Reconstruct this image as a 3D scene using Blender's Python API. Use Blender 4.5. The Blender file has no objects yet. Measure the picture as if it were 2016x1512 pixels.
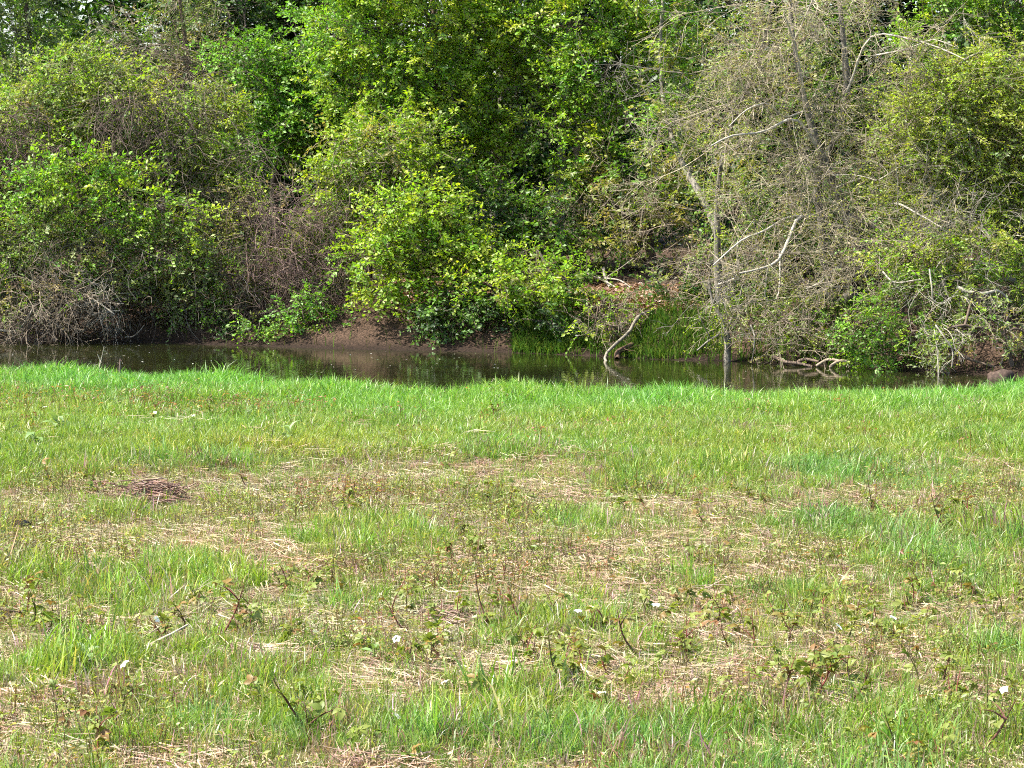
import bpy, math
import numpy as np
from math import radians

# ------------------------------------------------------------------ camera, sky, sun, exposure
sc = bpy.context.scene
F = 5320.0                      # focal length in photo pixels (2016 wide)
CAMZ = 1.7
PITCH = math.atan((756 - 340) / F)
cam_d = bpy.data.cameras.new('camera'); cam = bpy.data.objects.new('camera', cam_d)
sc.collection.objects.link(cam); sc.camera = cam
cam_d.sensor_width = 36.0; cam_d.lens = F / 2016 * 36.0
cam_d.clip_start = 0.1; cam_d.clip_end = 3000
cam.location = (0, 0, CAMZ); cam.rotation_euler = (math.pi / 2 - PITCH, 0, 0)

SUN_EL, SUN_AZ = radians(52), radians(260)      # azimuth clockwise from +Y: sun high on the left
w = bpy.data.worlds.new('World'); sc.world = w; w.use_nodes = True
nt = w.node_tree; bg = nt.nodes['Background']
sky = nt.nodes.new('ShaderNodeTexSky'); sky.sky_type = 'NISHITA'; sky.sun_disc = False
sky.sun_elevation = SUN_EL; sky.sun_rotation = SUN_AZ; sky.dust_density = 1.5
nt.links.new(sky.outputs[0], bg.inputs[0]); bg.inputs[1].default_value = 0.125
sd = bpy.data.lights.new('sun', 'SUN'); sd.energy = 5.0; sd.angle = radians(0.53); sd.color = (1.0, 0.95, 0.86)
so = bpy.data.objects.new('sun', sd); sc.collection.objects.link(so)
so.rotation_euler = (math.pi / 2 - SUN_EL, 0, -SUN_AZ + math.pi)
so.location = (-20, -8, 30)
sc.view_settings.view_transform = 'Standard'; sc.view_settings.look = 'None'
sc.view_settings.exposure = 1.5; sc.view_settings.gamma = 1.0
sc.render.engine = 'CYCLES'
sc.cycles.max_bounces = 5; sc.cycles.diffuse_bounces = 3; sc.cycles.transmission_bounces = 3
sc.cycles.use_adaptive_sampling = True; sc.cycles.adaptive_threshold = 0.04
sc.cycles.glossy_bounces = 3; sc.cycles.use_denoising = False
sc.cycles.caustics_reflective = False; sc.cycles.caustics_refractive = False
sc.cycles.filter_width = 1.1

rng = np.random.default_rng(11)
COL = sc.collection
CP, SP = math.cos(PITCH), math.sin(PITCH)

def at(px, py, d):
    """world point seen at photo pixel (px, py), standing d metres ahead"""
    a = (np.asarray(px, float) - 1008) / F; b = (756 - np.asarray(py, float)) / F
    y = CP + b * SP; z = -SP + b * CP; k = d / y
    return np.stack(np.broadcast_arrays(a * k, d + 0 * a, CAMZ + z * k), -1)

def on_z(px, py, z0=0.0):
    """world point seen at photo pixel on the level z0"""
    a = (px - 1008) / F; b = (756 - py) / F
    y = CP + b * SP; z = -SP + b * CP; k = (z0 - CAMZ) / z
    return np.array([a * k, y * k, z0])

# ------------------------------------------------------------------ numeric helpers
def hash3(i, j, k, s):
    h = np.sin(i * 127.1 + j * 311.7 + k * 74.7 + s * 53.3) * 43758.5453
    return h - np.floor(h)

def vnoise(x, y, z=0.0, s=0):
    x, y, z = np.broadcast_arrays(np.asarray(x, float), np.asarray(y, float), np.asarray(z, float))
    i, j, k = np.floor(x), np.floor(y), np.floor(z)
    u, v, t = x - i, y - j, z - k
    u, v, t = u * u * (3 - 2 * u), v * v * (3 - 2 * v), t * t * (3 - 2 * t)
    r = 0
    for a in (0, 1):
        for b in (0, 1):
            for c in (0, 1):
                r = r + hash3(i + a, j + b, k + c, s) * (u if a else 1 - u) * (v if b else 1 - v) * (t if c else 1 - t)
    return r

def fbm(x, y, s=0, o=3):
    r, amp, tot = 0, 1.0, 0
    for q in range(o):
        r = r + amp * vnoise(x * 2**q, y * 2**q, 0, s + q); tot += amp; amp *= .5
    return r / tot

def unit(v):
    return v / np.maximum(np.linalg.norm(v, axis=-1, keepdims=True), 1e-9)

def sstep(a, b, x):
    t = np.clip((x - a) / (b - a), 0, 1); return t * t * (3 - 2 * t)

# ------------------------------------------------------------------ mesh and object helpers
def mesh(name, V, faces, mat=None, col=None, smooth=False):
    V = np.ascontiguousarray(V, np.float32).reshape(-1, 3)
    faces = [np.asarray(f, np.int32) for f in (faces if isinstance(faces, (list, tuple)) else [faces])]
    me = bpy.data.meshes.new(name)
    me.vertices.add(len(V)); me.vertices.foreach_set('co', V.ravel())
    li = np.concatenate([f.ravel() for f in faces])
    cnt = np.concatenate([np.full(len(f), f.shape[1], np.int32) for f in faces])
    me.loops.add(len(li)); me.loops.foreach_set('vertex_index', li)
    me.polygons.add(len(cnt))
    st = np.zeros(len(cnt), np.int32); st[1:] = np.cumsum(cnt)[:-1]
    me.polygons.foreach_set('loop_start', st); me.polygons.foreach_set('loop_total', cnt)
    if smooth: me.polygons.foreach_set('use_smooth', np.ones(len(cnt), bool))
    me.update(calc_edges=True)
    if col is not None:
        c4 = np.ones((len(V), 4), np.float32); c4[:, :3] = col
        at_ = me.attributes.new('tint', 'FLOAT_COLOR', 'POINT'); at_.data.foreach_set('color', c4.ravel())
    if mat: me.materials.append(mat)
    return me

def link(name, me, parent=None, loc=None, rot=None, scale=None, **props):
    o = bpy.data.objects.new(name, me); COL.objects.link(o)
    if parent: o.parent = parent
    if loc is not None: o.location = tuple(float(q) for q in loc)
    if rot is not None: o.rotation_euler = rot
    if scale is not None: o.scale = (scale,) * 3 if np.isscalar(scale) else scale
    for k, v in props.items(): o[k] = v
    return o

class Soup:
    """gathers triangles/quads with a colour per vertex; becomes one mesh"""
    def __init__(s): s.V = []; s.C = []; s.T = []; s.Q = []; s.n = 0
    def add(s, V, C, T=None, Q=None):
        V = np.asarray(V).reshape(-1, 3); C = np.broadcast_to(np.asarray(C, float), (len(V), 3)) if np.ndim(C) < 2 else np.asarray(C).reshape(-1, 3)
        s.V.append(V); s.C.append(C)
        if T is not None: s.T.append(np.asarray(T) + s.n)
        if Q is not None: s.Q.append(np.asarray(Q) + s.n)
        s.n += len(V)
    def mesh(s, name, mat, origin=(0, 0, 0), smooth=False):
        f = []
        if s.T: f.append(np.concatenate(s.T))
        if s.Q: f.append(np.concatenate(s.Q))
        return mesh(name, np.concatenate(s.V) - np.asarray(origin), f, mat, np.concatenate(s.C), smooth)

def tubes(P, R, C, S=4, soup=None, rough=0.0):
    """P (N,K,3) polylines, R (N,K) radii, C (N,3) or (3,) colours"""
    P = np.asarray(P, float); R = np.broadcast_to(np.asarray(R, float), P.shape[:2])
    N, K, _ = P.shape
    T = unit(np.gradient(P, axis=1))
    ref = np.where(np.abs(T[..., 2:3]) > .9, np.array([1., 0, 0]), np.array([0, 0, 1.]))
    A = unit(np.cross(T, ref)); B = np.cross(T, A)
    th = np.arange(S) / S * 2 * np.pi
    rr = R[..., None] * (1 + rough * (rng.random((N, K, S)) - .5))
    V = P[:, :, None] + rr[..., None] * (A[:, :, None] * np.cos(th)[:, None] + B[:, :, None] * np.sin(th)[:, None])
    idx = np.arange(N * K * S).reshape(N, K, S)
    a = idx[:, :-1]; b = idx[:, 1:]
    Q = np.stack([a, np.roll(a, -1, 2), np.roll(b, -1, 2), b], -1).reshape(-1, 4)
    C = np.broadcast_to(np.asarray(C, float), (N, 3)) if np.ndim(C) < 2 else C
    soup.add(V, np.repeat(C, K * S, 0), Q=Q)

def resample(pts, K):
    """smooth curve through the given points, K samples"""
    pts = np.asarray(pts, float); n = len(pts)
    s = np.concatenate([[0], np.cumsum(np.linalg.norm(np.diff(pts[:, :3], axis=0), axis=1))])
    t = np.linspace(0, s[-1], K)
    if n < 3: return np.stack([np.interp(t, s, pts[:, c]) for c in range(pts.shape[1])], 1)
    m = np.gradient(pts, s, axis=0)
    i = np.clip(np.searchsorted(s, t, 'right') - 1, 0, n - 2)
    h = (s[i + 1] - s[i])[:, None]; u = ((t - s[i])[:, None]) / h
    return ((2*u**3 - 3*u**2 + 1) * pts[i] + (u**3 - 2*u**2 + u) * h * m[i] + (-2*u**3 + 3*u**2) * pts[i+1] + (u**3 - u**2) * h * m[i+1])

def leaf_quads(P, D, Nrm, L, W, C, soup, fold=.12):
    D = unit(D); S = unit(np.cross(D, Nrm)); U = np.cross(S, D)
    L = np.asarray(L)[:, None]; W = np.asarray(W)[:, None]
    m = P + D * L * .45
    V = np.stack([P, m + S * W * .5 + U * W * fold, P + D * L - U * L * .1, m - S * W * .5 + U * W * fold], 1)
    n = len(P); b = np.arange(n)[:, None] * 4
    T = np.concatenate([b + [0, 1, 2], b + [0, 2, 3]], 0)
    soup.add(V, np.repeat(C, 4, 0), T=T)

# ------------------------------------------------------------------ materials
def nodemat(name):
    m = bpy.data.materials.new(name); m.use_nodes = True
    nt = m.node_tree; nt.nodes.clear()
    out = nt.nodes.new('ShaderNodeOutputMaterial')
    return m, nt, out

def N(nt, kind, **kw):
    n = nt.nodes.new(kind)
    for k, v in kw.items(): setattr(n, k, v)
    return n

def leaf_material(name, trans=.38, gloss=.05, rough=.45, rand=False, ramp=None, inst=False):
    m, nt, out = nodemat(name); L = nt.links.new
    if rand:
        oi = N(nt, 'ShaderNodeObjectInfo'); cr = N(nt, 'ShaderNodeValToRGB')
        e = cr.color_ramp.elements
        e[0].position = 0; e[0].color = (*ramp[0][1], 1); e[1].position = 1; e[1].color = (*ramp[-1][1], 1)
        for p, c in ramp[1:-1]:
            q = e.new(p); q.color = (*c, 1)
        L(oi.outputs['Random'], cr.inputs[0]); csrc = cr.outputs[0]
    else:
        a = N(nt, 'ShaderNodeAttribute', attribute_name='tint'); csrc = a.outputs['Color']
        if inst:
            a2 = N(nt, 'ShaderNodeAttribute', attribute_name='itint', attribute_type='INSTANCER')
            mu = N(nt, 'ShaderNodeVectorMath', operation='MULTIPLY'); L(a.outputs['Color'], mu.inputs[0]); L(a2.outputs['Color'], mu.inputs[1]); csrc = mu.outputs[0]
    tc = N(nt, 'ShaderNodeTexCoord'); no = N(nt, 'ShaderNodeTexNoise'); no.inputs['Scale'].default_value = 60
    L(tc.outputs['Object'], no.inputs['Vector'])
    mr = N(nt, 'ShaderNodeMapRange'); mr.inputs[3].default_value = .75; mr.inputs[4].default_value = 1.25
    L(no.outputs[0], mr.inputs[0])
    mx = N(nt, 'ShaderNodeVectorMath', operation='SCALE'); L(csrc, mx.inputs[0]); L(mr.outputs[0], mx.inputs['Scale'])
    df = N(nt, 'ShaderNodeBsdfDiffuse'); tr = N(nt, 'ShaderNodeBsdfTranslucent'); gl = N(nt, 'ShaderNodeBsdfGlossy')
    gl.inputs['Roughness'].default_value = rough; gl.inputs['Color'].default_value = (1, 1, 1, 1)
    L(mx.outputs[0], df.inputs[0])
    ty = N(nt, 'ShaderNodeVectorMath', operation='MULTIPLY'); ty.inputs[1].default_value = (1.25, 1.3, .55)
    L(mx.outputs[0], ty.inputs[0]); L(ty.outputs[0], tr.inputs[0])
    m1 = N(nt, 'ShaderNodeMixShader'); m1.inputs[0].default_value = trans
    L(df.outputs[0], m1.inputs[1]); L(tr.outputs[0], m1.inputs[2])
    m2 = N(nt, 'ShaderNodeMixShader'); m2.inputs[0].default_value = gloss
    L(m1.outputs[0], m2.inputs[1]); L(gl.outputs[0], m2.inputs[2]); L(m2.outputs[0], out.inputs[0])
    return m

def bark_material(name, scale=30, contrast=.5, bump=.4):
    m, nt, out = nodemat(name); L = nt.links.new
    a = N(nt, 'ShaderNodeAttribute', attribute_name='tint')
    tc = N(nt, 'ShaderNodeTexCoord'); mp = N(nt, 'ShaderNodeMapping'); mp.inputs['Scale'].default_value = (1, 1, .35)
    no = N(nt, 'ShaderNodeTexNoise'); no.inputs['Scale'].default_value = scale; no.inputs['Detail'].default_value = 5
    L(tc.outputs['Object'], mp.inputs[0]); L(mp.outputs[0], no.inputs['Vector'])
    mr = N(nt, 'ShaderNodeMapRange'); mr.inputs[1].default_value = .3; mr.inputs[2].default_value = .7
    mr.inputs[3].default_value = 1 - contrast; mr.inputs[4].default_value = 1 + contrast
    L(no.outputs[0], mr.inputs[0])
    mx = N(nt, 'ShaderNodeVectorMath', operation='SCALE'); L(a.outputs['Color'], mx.inputs[0]); L(mr.outputs[0], mx.inputs['Scale'])
    pb = N(nt, 'ShaderNodeBsdfPrincipled'); pb.inputs['Roughness'].default_value = .85
    pb.inputs['Specular IOR Level'].default_value = .2
    L(mx.outputs[0], pb.inputs['Base Color'])
    bp = N(nt, 'ShaderNodeBump'); bp.inputs['Strength'].default_value = bump; bp.inputs['Distance'].default_value = .02
    L(no.outputs[0], bp.inputs['Height']); L(bp.outputs[0], pb.inputs['Normal']); L(pb.outputs[0], out.inputs[0])
    return m

M_LEAF = leaf_material('tree_leaf', .42, .045, .5)
M_GRASS = leaf_material('grass_blade', .35, .0, .6)
M_SPRAY = leaf_material('spray_leaf', .48, .03, .5, inst=True)
M_BLADE = leaf_material('tuft_blade', .42, .04, .45, inst=True)
M_MAT = leaf_material('straw_mat', .15, .04, .5, inst=True)
M_STRAW = leaf_material('dry_straw', .15, .05, .5)
M_BARK = bark_material('bark')
M_TWIG = bark_material('twig', 40, .3, .1)
M_PETAL = leaf_material('white_petal', .25, .03, .5, True, [(0, (.8, .8, .76)), (1, (.86, .86, .84))])
M_BRAMBLE = leaf_material('bramble_leaf', .35, .02, .5, True, [
    (0, (.11, .17, .025)), (.3, (.17, .21, .035)), (.55, (.23, .26, .06)), (.75, (.14, .19, .03)), (.9, (.25, .17, .05)), (1, (.2, .09, .045))])
M_WEED = leaf_material('weed_leaf', .3, .05, .45, True, [(0, (.15, .24, .06)), (.5, (.2, .3, .1)), (1, (.26, .34, .15))])

def scatter_nodes(name, variants):
    """node group: one of the variant meshes on every vertex, turned, scaled and tinted by its attributes"""
    g = bpy.data.node_groups.new(name, 'GeometryNodeTree'); L = g.links.new
    g.interface.new_socket('Geometry', in_out='INPUT', socket_type='NodeSocketGeometry')
    g.interface.new_socket('Geometry', in_out='OUTPUT', socket_type='NodeSocketGeometry')
    gi = g.nodes.new('NodeGroupInput'); go = g.nodes.new('NodeGroupOutput')
    jn = g.nodes.new('GeometryNodeJoinGeometry')
    for me in reversed(variants):
        o = bpy.data.objects.new(me.name, me)
        oi = g.nodes.new('GeometryNodeObjectInfo'); oi.inputs['Object'].default_value = o; oi.inputs['As Instance'].default_value = True
        L(oi.outputs['Geometry'], jn.inputs[0])
    ip = g.nodes.new('GeometryNodeInstanceOnPoints'); ip.inputs['Pick Instance'].default_value = True
    def attr(nm, ty):
        n = g.nodes.new('GeometryNodeInputNamedAttribute'); n.data_type = ty; n.inputs[0].default_value = nm; return n.outputs[0]
    L(gi.outputs[0], ip.inputs['Points']); L(jn.outputs[0], ip.inputs['Instance'])
    L(attr('idx', 'INT'), ip.inputs['Instance Index']); L(attr('rot', 'FLOAT_VECTOR'), ip.inputs['Rotation']); L(attr('scl', 'FLOAT_VECTOR'), ip.inputs['Scale'])
    L(ip.outputs[0], go.inputs[0]); g['n'] = len(variants)
    return g

class Scatter:
    def __init__(s): s.P = []; s.R = []; s.S = []; s.C = []; s.n = 0
    def add(s, P, R, S, C):
        S = np.asarray(S); S = np.repeat(S[:, None], 3, 1) if S.ndim == 1 else S
        s.P.append(P); s.R.append(R); s.S.append(S); s.C.append(C); s.n += len(P)
    def build(s, name, nodes, parent=None, origin=(0, 0, 0), mats=(), **props):
        P = np.concatenate(s.P) - np.asarray(origin); me = bpy.data.meshes.new(name); n = len(P)
        me.vertices.add(n); me.vertices.foreach_set('co', P.astype(np.float32).ravel())
        c4 = np.ones((n, 4), np.float32); c4[:, :3] = np.concatenate(s.C).clip(0, 1)
        for nm, ty, fld, v in (('rot', 'FLOAT_VECTOR', 'vector', np.concatenate(s.R)), ('scl', 'FLOAT_VECTOR', 'vector', np.concatenate(s.S)),
                               ('itint', 'FLOAT_COLOR', 'color', c4)):
            a = me.attributes.new(nm, ty, 'POINT'); a.data.foreach_set(fld, np.asarray(v, np.float32).ravel())
        a = me.attributes.new('idx', 'INT', 'POINT'); a.data.foreach_set('value', rng.integers(0, nodes['n'], n).astype(np.int32))
        for m in mats: me.materials.append(m)
        o = link(name, me, parent, **props)
        md = o.modifiers.new('scatter', 'NODES'); md.node_group = nodes
        return o

# ------------------------------------------------------------------ the lie of the land
XF = np.array([-60., -20, -6.76, -3.95, -1.0, 1.16, 2.55, 3.93, 5.3, 7.5, 12, 60])
YF = np.array([46., 40, 35.7, 34.6, 33.4, 32.3, 31.5, 30.4, 29.2, 28.0, 27.2, 27.0])
XN = np.array([-60., -8, -4.3, -3.2, -2.2, -1.2, -.55, -.1, .7, 1.5, 2.6, 3.4, 4.0, 6, 60])
YN = np.array([24., 22.6, 21.7, 21.5, 20.9, 20.2, 19.75, 20.1, 19.7, 19.55, 19.6, 19.8, 20.6, 22.2, 23.])
WATER_Z = -.5
def yfar(x): return np.interp(x, XF, YF) + .35 * (vnoise(x * 1.1, 3.3, 0, 5) - .5)
def ynear(x): return np.interp(x, XN, YN)

def gz(x, y):
    x = np.asarray(x, float); y = np.asarray(y, float)
    yn, yf = ynear(x), yfar(x)
    meadow = .05 * (fbm(x * .5, y * .5, 2) - .5) * 2 + .025 * (fbm(x * 2.5, y * 2.5, 4) - .5)
    bank = sstep(0, 2.0, y - yn)
    z = meadow * (1 - bank) + bank * -.95
    t = y - yf
    far = -.95 + .45 * sstep(-.9, 0, t) + .62 * sstep(-.05, 1.5, t) + .35 * sstep(1.5, 7, t) \
        + .10 * (fbm(x * 1.3, y * 1.3, 9) - .5) * sstep(0, .5, t) + 4.5 * sstep(9, 60, t)
    z = np.where(y > yn + 2.2, np.maximum(z, far), z)
    lift = sstep(45, 60, np.abs(x))
    return z * (1 - lift) + lift * np.maximum(z, .1)

def axis(lo, hi, step, far, n):
    g = np.geomspace(1, far, n)
    return np.concatenate([lo - g[::-1] + 1 - step, np.arange(lo, hi, step), hi + g - 1 + step])
gx = axis(-11, 11, .16, 500, 24); gy = axis(4, 46, .16, 700, 24)
GX, GY = np.meshgrid(gx, gy); GZ = gz(GX, GY)
ii = np.arange(GX.size).reshape(GX.shape)
Qg = np.stack([ii[:-1, :-1], ii[:-1, 1:], ii[1:, 1:], ii[1:, :-1]], -1).reshape(-1, 4)

def ground_material():
    m, nt, out = nodemat('ground_soil'); L = nt.links.new
    ge = N(nt, 'ShaderNodeNewGeometry'); sp = N(nt, 'ShaderNodeSeparateXYZ'); L(ge.outputs['Position'], sp.inputs[0])
    no = N(nt, 'ShaderNodeTexNoise'); no.inputs['Scale'].default_value = 1.4; no.inputs['Detail'].default_value = 8
    nf = N(nt, 'ShaderNodeTexNoise'); nf.inputs['Scale'].default_value = 45; nf.inputs['Detail'].default_value = 6
    L(ge.outputs['Position'], no.inputs['Vector']); L(ge.outputs['Position'], nf.inputs['Vector'])
    def ramp(src, stops):
        r = N(nt, 'ShaderNodeValToRGB'); e = r.color_ramp.elements
        e[0].position, e[0].color = stops[0][0], (*stops[0][1], 1); e[1].position, e[1].color = stops[-1][0], (*stops[-1][1], 1)
        for p, c in stops[1:-1]: q = e.new(p); q.color = (*c, 1)
        L(src, r.inputs[0]); return r.outputs[0]
    mead = ramp(nf.outputs[0], [(.3, (.07, .055, .028)), (.5, (.15, .115, .06)), (.68, (.30, .22, .13))])
    soil = ramp(nf.outputs[0], [(.3, (.022, .015, .01)), (.5, (.06, .038, .025)), (.7, (.13, .08, .055))])
    moss = ramp(no.outputs[0], [(.42, (1, 1, 1)), (.6, (.5, .75, .35))])
    mm = N(nt, 'ShaderNodeMix', data_type='RGBA', blend_type='MULTIPLY'); mm.inputs[0].default_value = 1
    L(mead, mm.inputs[6]); L(moss, mm.inputs[7])
    st = N(nt, 'ShaderNodeMapRange'); st.inputs[1].default_value = 25; st.inputs[2].default_value = 27; L(sp.outputs['Y'], st.inputs[0])
    mx = N(nt, 'ShaderNodeMix', data_type='RGBA'); L(st.outputs[0], mx.inputs[0]); L(mm.outputs[2], mx.inputs[6]); L(soil, mx.inputs[7])
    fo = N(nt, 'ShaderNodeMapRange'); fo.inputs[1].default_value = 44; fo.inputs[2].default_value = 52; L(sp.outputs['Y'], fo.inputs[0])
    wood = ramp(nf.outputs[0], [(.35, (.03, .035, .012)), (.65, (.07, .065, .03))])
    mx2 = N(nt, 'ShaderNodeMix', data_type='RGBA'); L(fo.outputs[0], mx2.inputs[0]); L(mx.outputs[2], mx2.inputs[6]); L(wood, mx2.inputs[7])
    wet = N(nt, 'ShaderNodeMapRange'); wet.inputs[1].default_value = -.48; wet.inputs[2].default_value = -.36
    wet.inputs[3].default_value = .35; wet.inputs[4].default_value = 1.0; L(sp.outputs['Z'], wet.inputs[0])
    sc_ = N(nt, 'ShaderNodeVectorMath', operation='SCALE'); L(mx2.outputs[2], sc_.inputs[0]); L(wet.outputs[0], sc_.inputs['Scale'])
    pb = N(nt, 'ShaderNodeBsdfPrincipled'); pb.inputs['Roughness'].default_value = .95; pb.inputs['Specular IOR Level'].default_value = .15
    L(sc_.outputs[0], pb.inputs['Base Color'])
    bp = N(nt, 'ShaderNodeBump'); bp.inputs['Strength'].default_value = .7; bp.inputs['Distance'].default_value = .03
    L(nf.outputs[0], bp.inputs['Height']); L(bp.outputs[0], pb.inputs['Normal']); L(pb.outputs[0], out.inputs[0])
    return m
link('ground', mesh('ground', np.stack([GX, GY, GZ], -1), Qg, ground_material(), smooth=True), kind='structure',
     label='grassy meadow floor and the earthen creek banks')

def water_material():
    m, nt, out = nodemat('pond_water'); L = nt.links.new
    ge = N(nt, 'ShaderNodeNewGeometry'); mp = N(nt, 'ShaderNodeMapping'); mp.inputs['Scale'].default_value = (1.0, 2.2, 1)
    L(ge.outputs['Position'], mp.inputs[0])
    n1 = N(nt, 'ShaderNodeTexNoise'); n1.inputs['Scale'].default_value = 2.2; n1.inputs['Detail'].default_value = 3
    n2 = N(nt, 'ShaderNodeTexNoise'); n2.inputs['Scale'].default_value = 9; n2.inputs['Detail'].default_value = 2
    L(mp.outputs[0], n1.inputs['Vector']); L(mp.outputs[0], n2.inputs['Vector'])
    b1 = N(nt, 'ShaderNodeBump'); b1.inputs['Strength'].default_value = .05; b1.inputs['Distance'].default_value = .03
    b2 = N(nt, 'ShaderNodeBump'); b2.inputs['Strength'].default_value = .05; b2.inputs['Distance'].default_value = .01
    L(n1.outputs[0], b1.inputs['Height']); L(n2.outputs[0], b2.inputs['Height']); L(b1.outputs[0], b2.inputs['Normal'])
    n3 = N(nt, 'ShaderNodeTexNoise'); n3.inputs['Scale'].default_value = .5; n3.inputs['Detail'].default_value = 4
    L(mp.outputs[0], n3.inputs['Vector'])
    cr = N(nt, 'ShaderNodeValToRGB'); e = cr.color_ramp.elements
    e[0].position, e[0].color = .35, (.010, .010, .004, 1); e[1].position, e[1].color = .65, (.020, .024, .006, 1)
    L(n3.outputs[0], cr.inputs[0])
    pb = N(nt, 'ShaderNodeBsdfPrincipled'); pb.inputs['Roughness'].default_value = .02; pb.inputs['IOR'].default_value = 1.33
    L(cr.outputs[0], pb.inputs['Base Color']); L(b2.outputs[0], pb.inputs['Normal']); L(pb.outputs[0], out.inputs[0])
    return m
wx = np.linspace(-58, 58, 30); wy = np.linspace(18, 48, 12); WX, WY = np.meshgrid(wx, wy)
iw = np.arange(WX.size).reshape(WX.shape)
link('water', mesh('water', np.stack([WX, WY, WX * 0 + WATER_Z], -1),
     np.stack([iw[:-1, :-1], iw[:-1, 1:], iw[1:, 1:], iw[1:, :-1]], -1).reshape(-1, 4), water_material()), kind='structure',
     label='still dark olive creek water between the banks')

# ------------------------------------------------------------------ meadow: grass, straw, small weeds
def patch_field(x, y, patches):
    r = np.zeros_like(x)
    for px, py, rx, ry in patches:
        c = on_z(px, py); ax = rx / F * c[1]; ay = ry * c[1]**2 / (F * CAMZ)
        q = ((x - c[0]) / ax)**2 + ((y - c[1]) / ay)**2
        r = np.maximum(r, np.exp(-q * 1.1))
    return r
GREEN_P = [(280, 1315, 330, 34), (120, 1330, 200, 25), (480, 1440, 330, 60), (900, 1450, 330, 60), (1250, 1480, 350, 60), (1760, 1470, 260, 70),
           (1840, 1110, 230, 60), (1640, 1045, 150, 22), (1960, 1050, 90, 45), (1150, 1045, 90, 28), (330, 1175, 80, 28), (170, 1160, 60, 24),
           (1950, 1300, 70, 45), (1020, 1400, 120, 30), (260, 1010, 110, 14), (1560, 1190, 90, 30), (700, 1190, 60, 22)]
DRY_P = [(530, 1312, 110, 20), (1985, 826, 60, 9), (300, 980, 90, 20), (950, 1190, 160, 35), (880, 1240, 120, 25), (1350, 1350, 130, 28), (60, 990, 100, 30),
         (700, 1000, 240, 40), (1600, 1100, 120, 30), (60, 1400, 130, 25), (1010, 1340, 70, 22), (1930, 1010, 90, 16), (1460, 865, 70, 8), (1120, 855, 120, 8), (1480, 1010, 140, 16)]
RUST_P = [(60, 805, 110, 16), (330, 815, 160, 20), (300, 975, 80, 20), (1480, 990, 200, 22), (1830, 1010, 90, 26), (970, 800, 60, 8), (640, 990, 130, 25), (460, 830, 120, 14),
          (830, 1180, 200, 50), (1700, 800, 40, 6), (330, 790, 60, 10)]
def greenness(x, y):
    edge = 15.2 + 1.6 * (fbm(x * .7, y * .25, 21) - .5) * 2
    g = sstep(-.7, .5, y - edge)
    n = fbm(x * 1.4, y * .9, 31)
    g = np.maximum(g, sstep(.56, .68, n) * .8)
    g = np.maximum(g, patch_field(x, y, GREEN_P))
    g = g * (1 - .85 * patch_field(x, y, DRY_P))
    return np.clip(g, 0, 1)

def scatter(n, y0, y1, margin=1.3):
    """uniform points over the trapezoid the camera looks across, plus a margin"""
    y = rng.uniform(y0, y1, int(n * 2.2)); x = rng.uniform(-1, 1, len(y)) * (.19 * y1 + margin)
    k = np.abs(x) < .19 * y + margin
    return x[k], y[k]
def trap_area(y0, y1, margin=1.3): return .19 * (y1**2 - y0**2) + 2 * margin * (y1 - y0)

def pal(cols, n, jit=.18, w=None):
    cols = np.asarray(cols, float); i = rng.choice(len(cols), n, p=w)
    return cols[i] * (1 + jit * rng.standard_normal((n, 1))).clip(.5, 1.6) * (1 + .06 * rng.standard_normal((n, 3)))

def blades(soup, x, y, h, wd, C, lean=.5, z=None, side=None):
    n = len(x); z = gz(x, y) - .005 if z is None else z
    P = np.stack([x, y, z], 1)
    th = rng.uniform(0, 2 * np.pi, n); S = np.stack([np.cos(th), np.sin(th), 0 * th], 1)
    la = rng.uniform(0, 2 * np.pi, n); lm = np.abs(rng.normal(0, lean, n)).clip(0, 1.6)
    D = np.stack([np.cos(la) * lm, np.sin(la) * lm, 0 * la], 1)
    h = h[:, None]; wd = wd[:, None]
    m = P + D * h * .32 + np.array([0, 0, 1]) * h * .6
    tip_up = np.clip(1 - .28 * lm**2, .45, 1)[:, None]
    tip = P + D * h * .95 + np.array([0, 0, 1]) * h * tip_up
    V = np.stack([P - S * wd * .5, P + S * wd * .5, m - S * wd * .45, m + S * wd * .45, tip], 1)
    b = np.arange(n)[:, None] * 5
    soup.add(V, np.repeat(C, 5, 0), T=np.concatenate([b + [0, 1, 3], b + [0, 3, 2], b + [2, 3, 4]], 0))

G_COL = [(.185, .285, .03), (.215, .31, .036), (.155, .26, .03), (.26, .32, .055), (.18, .29, .05)]
S_COL = [(.38, .30, .18), (.45, .37, .24), (.34, .24, .16), (.29, .195, .135), (.38, .33, .19)]

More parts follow.
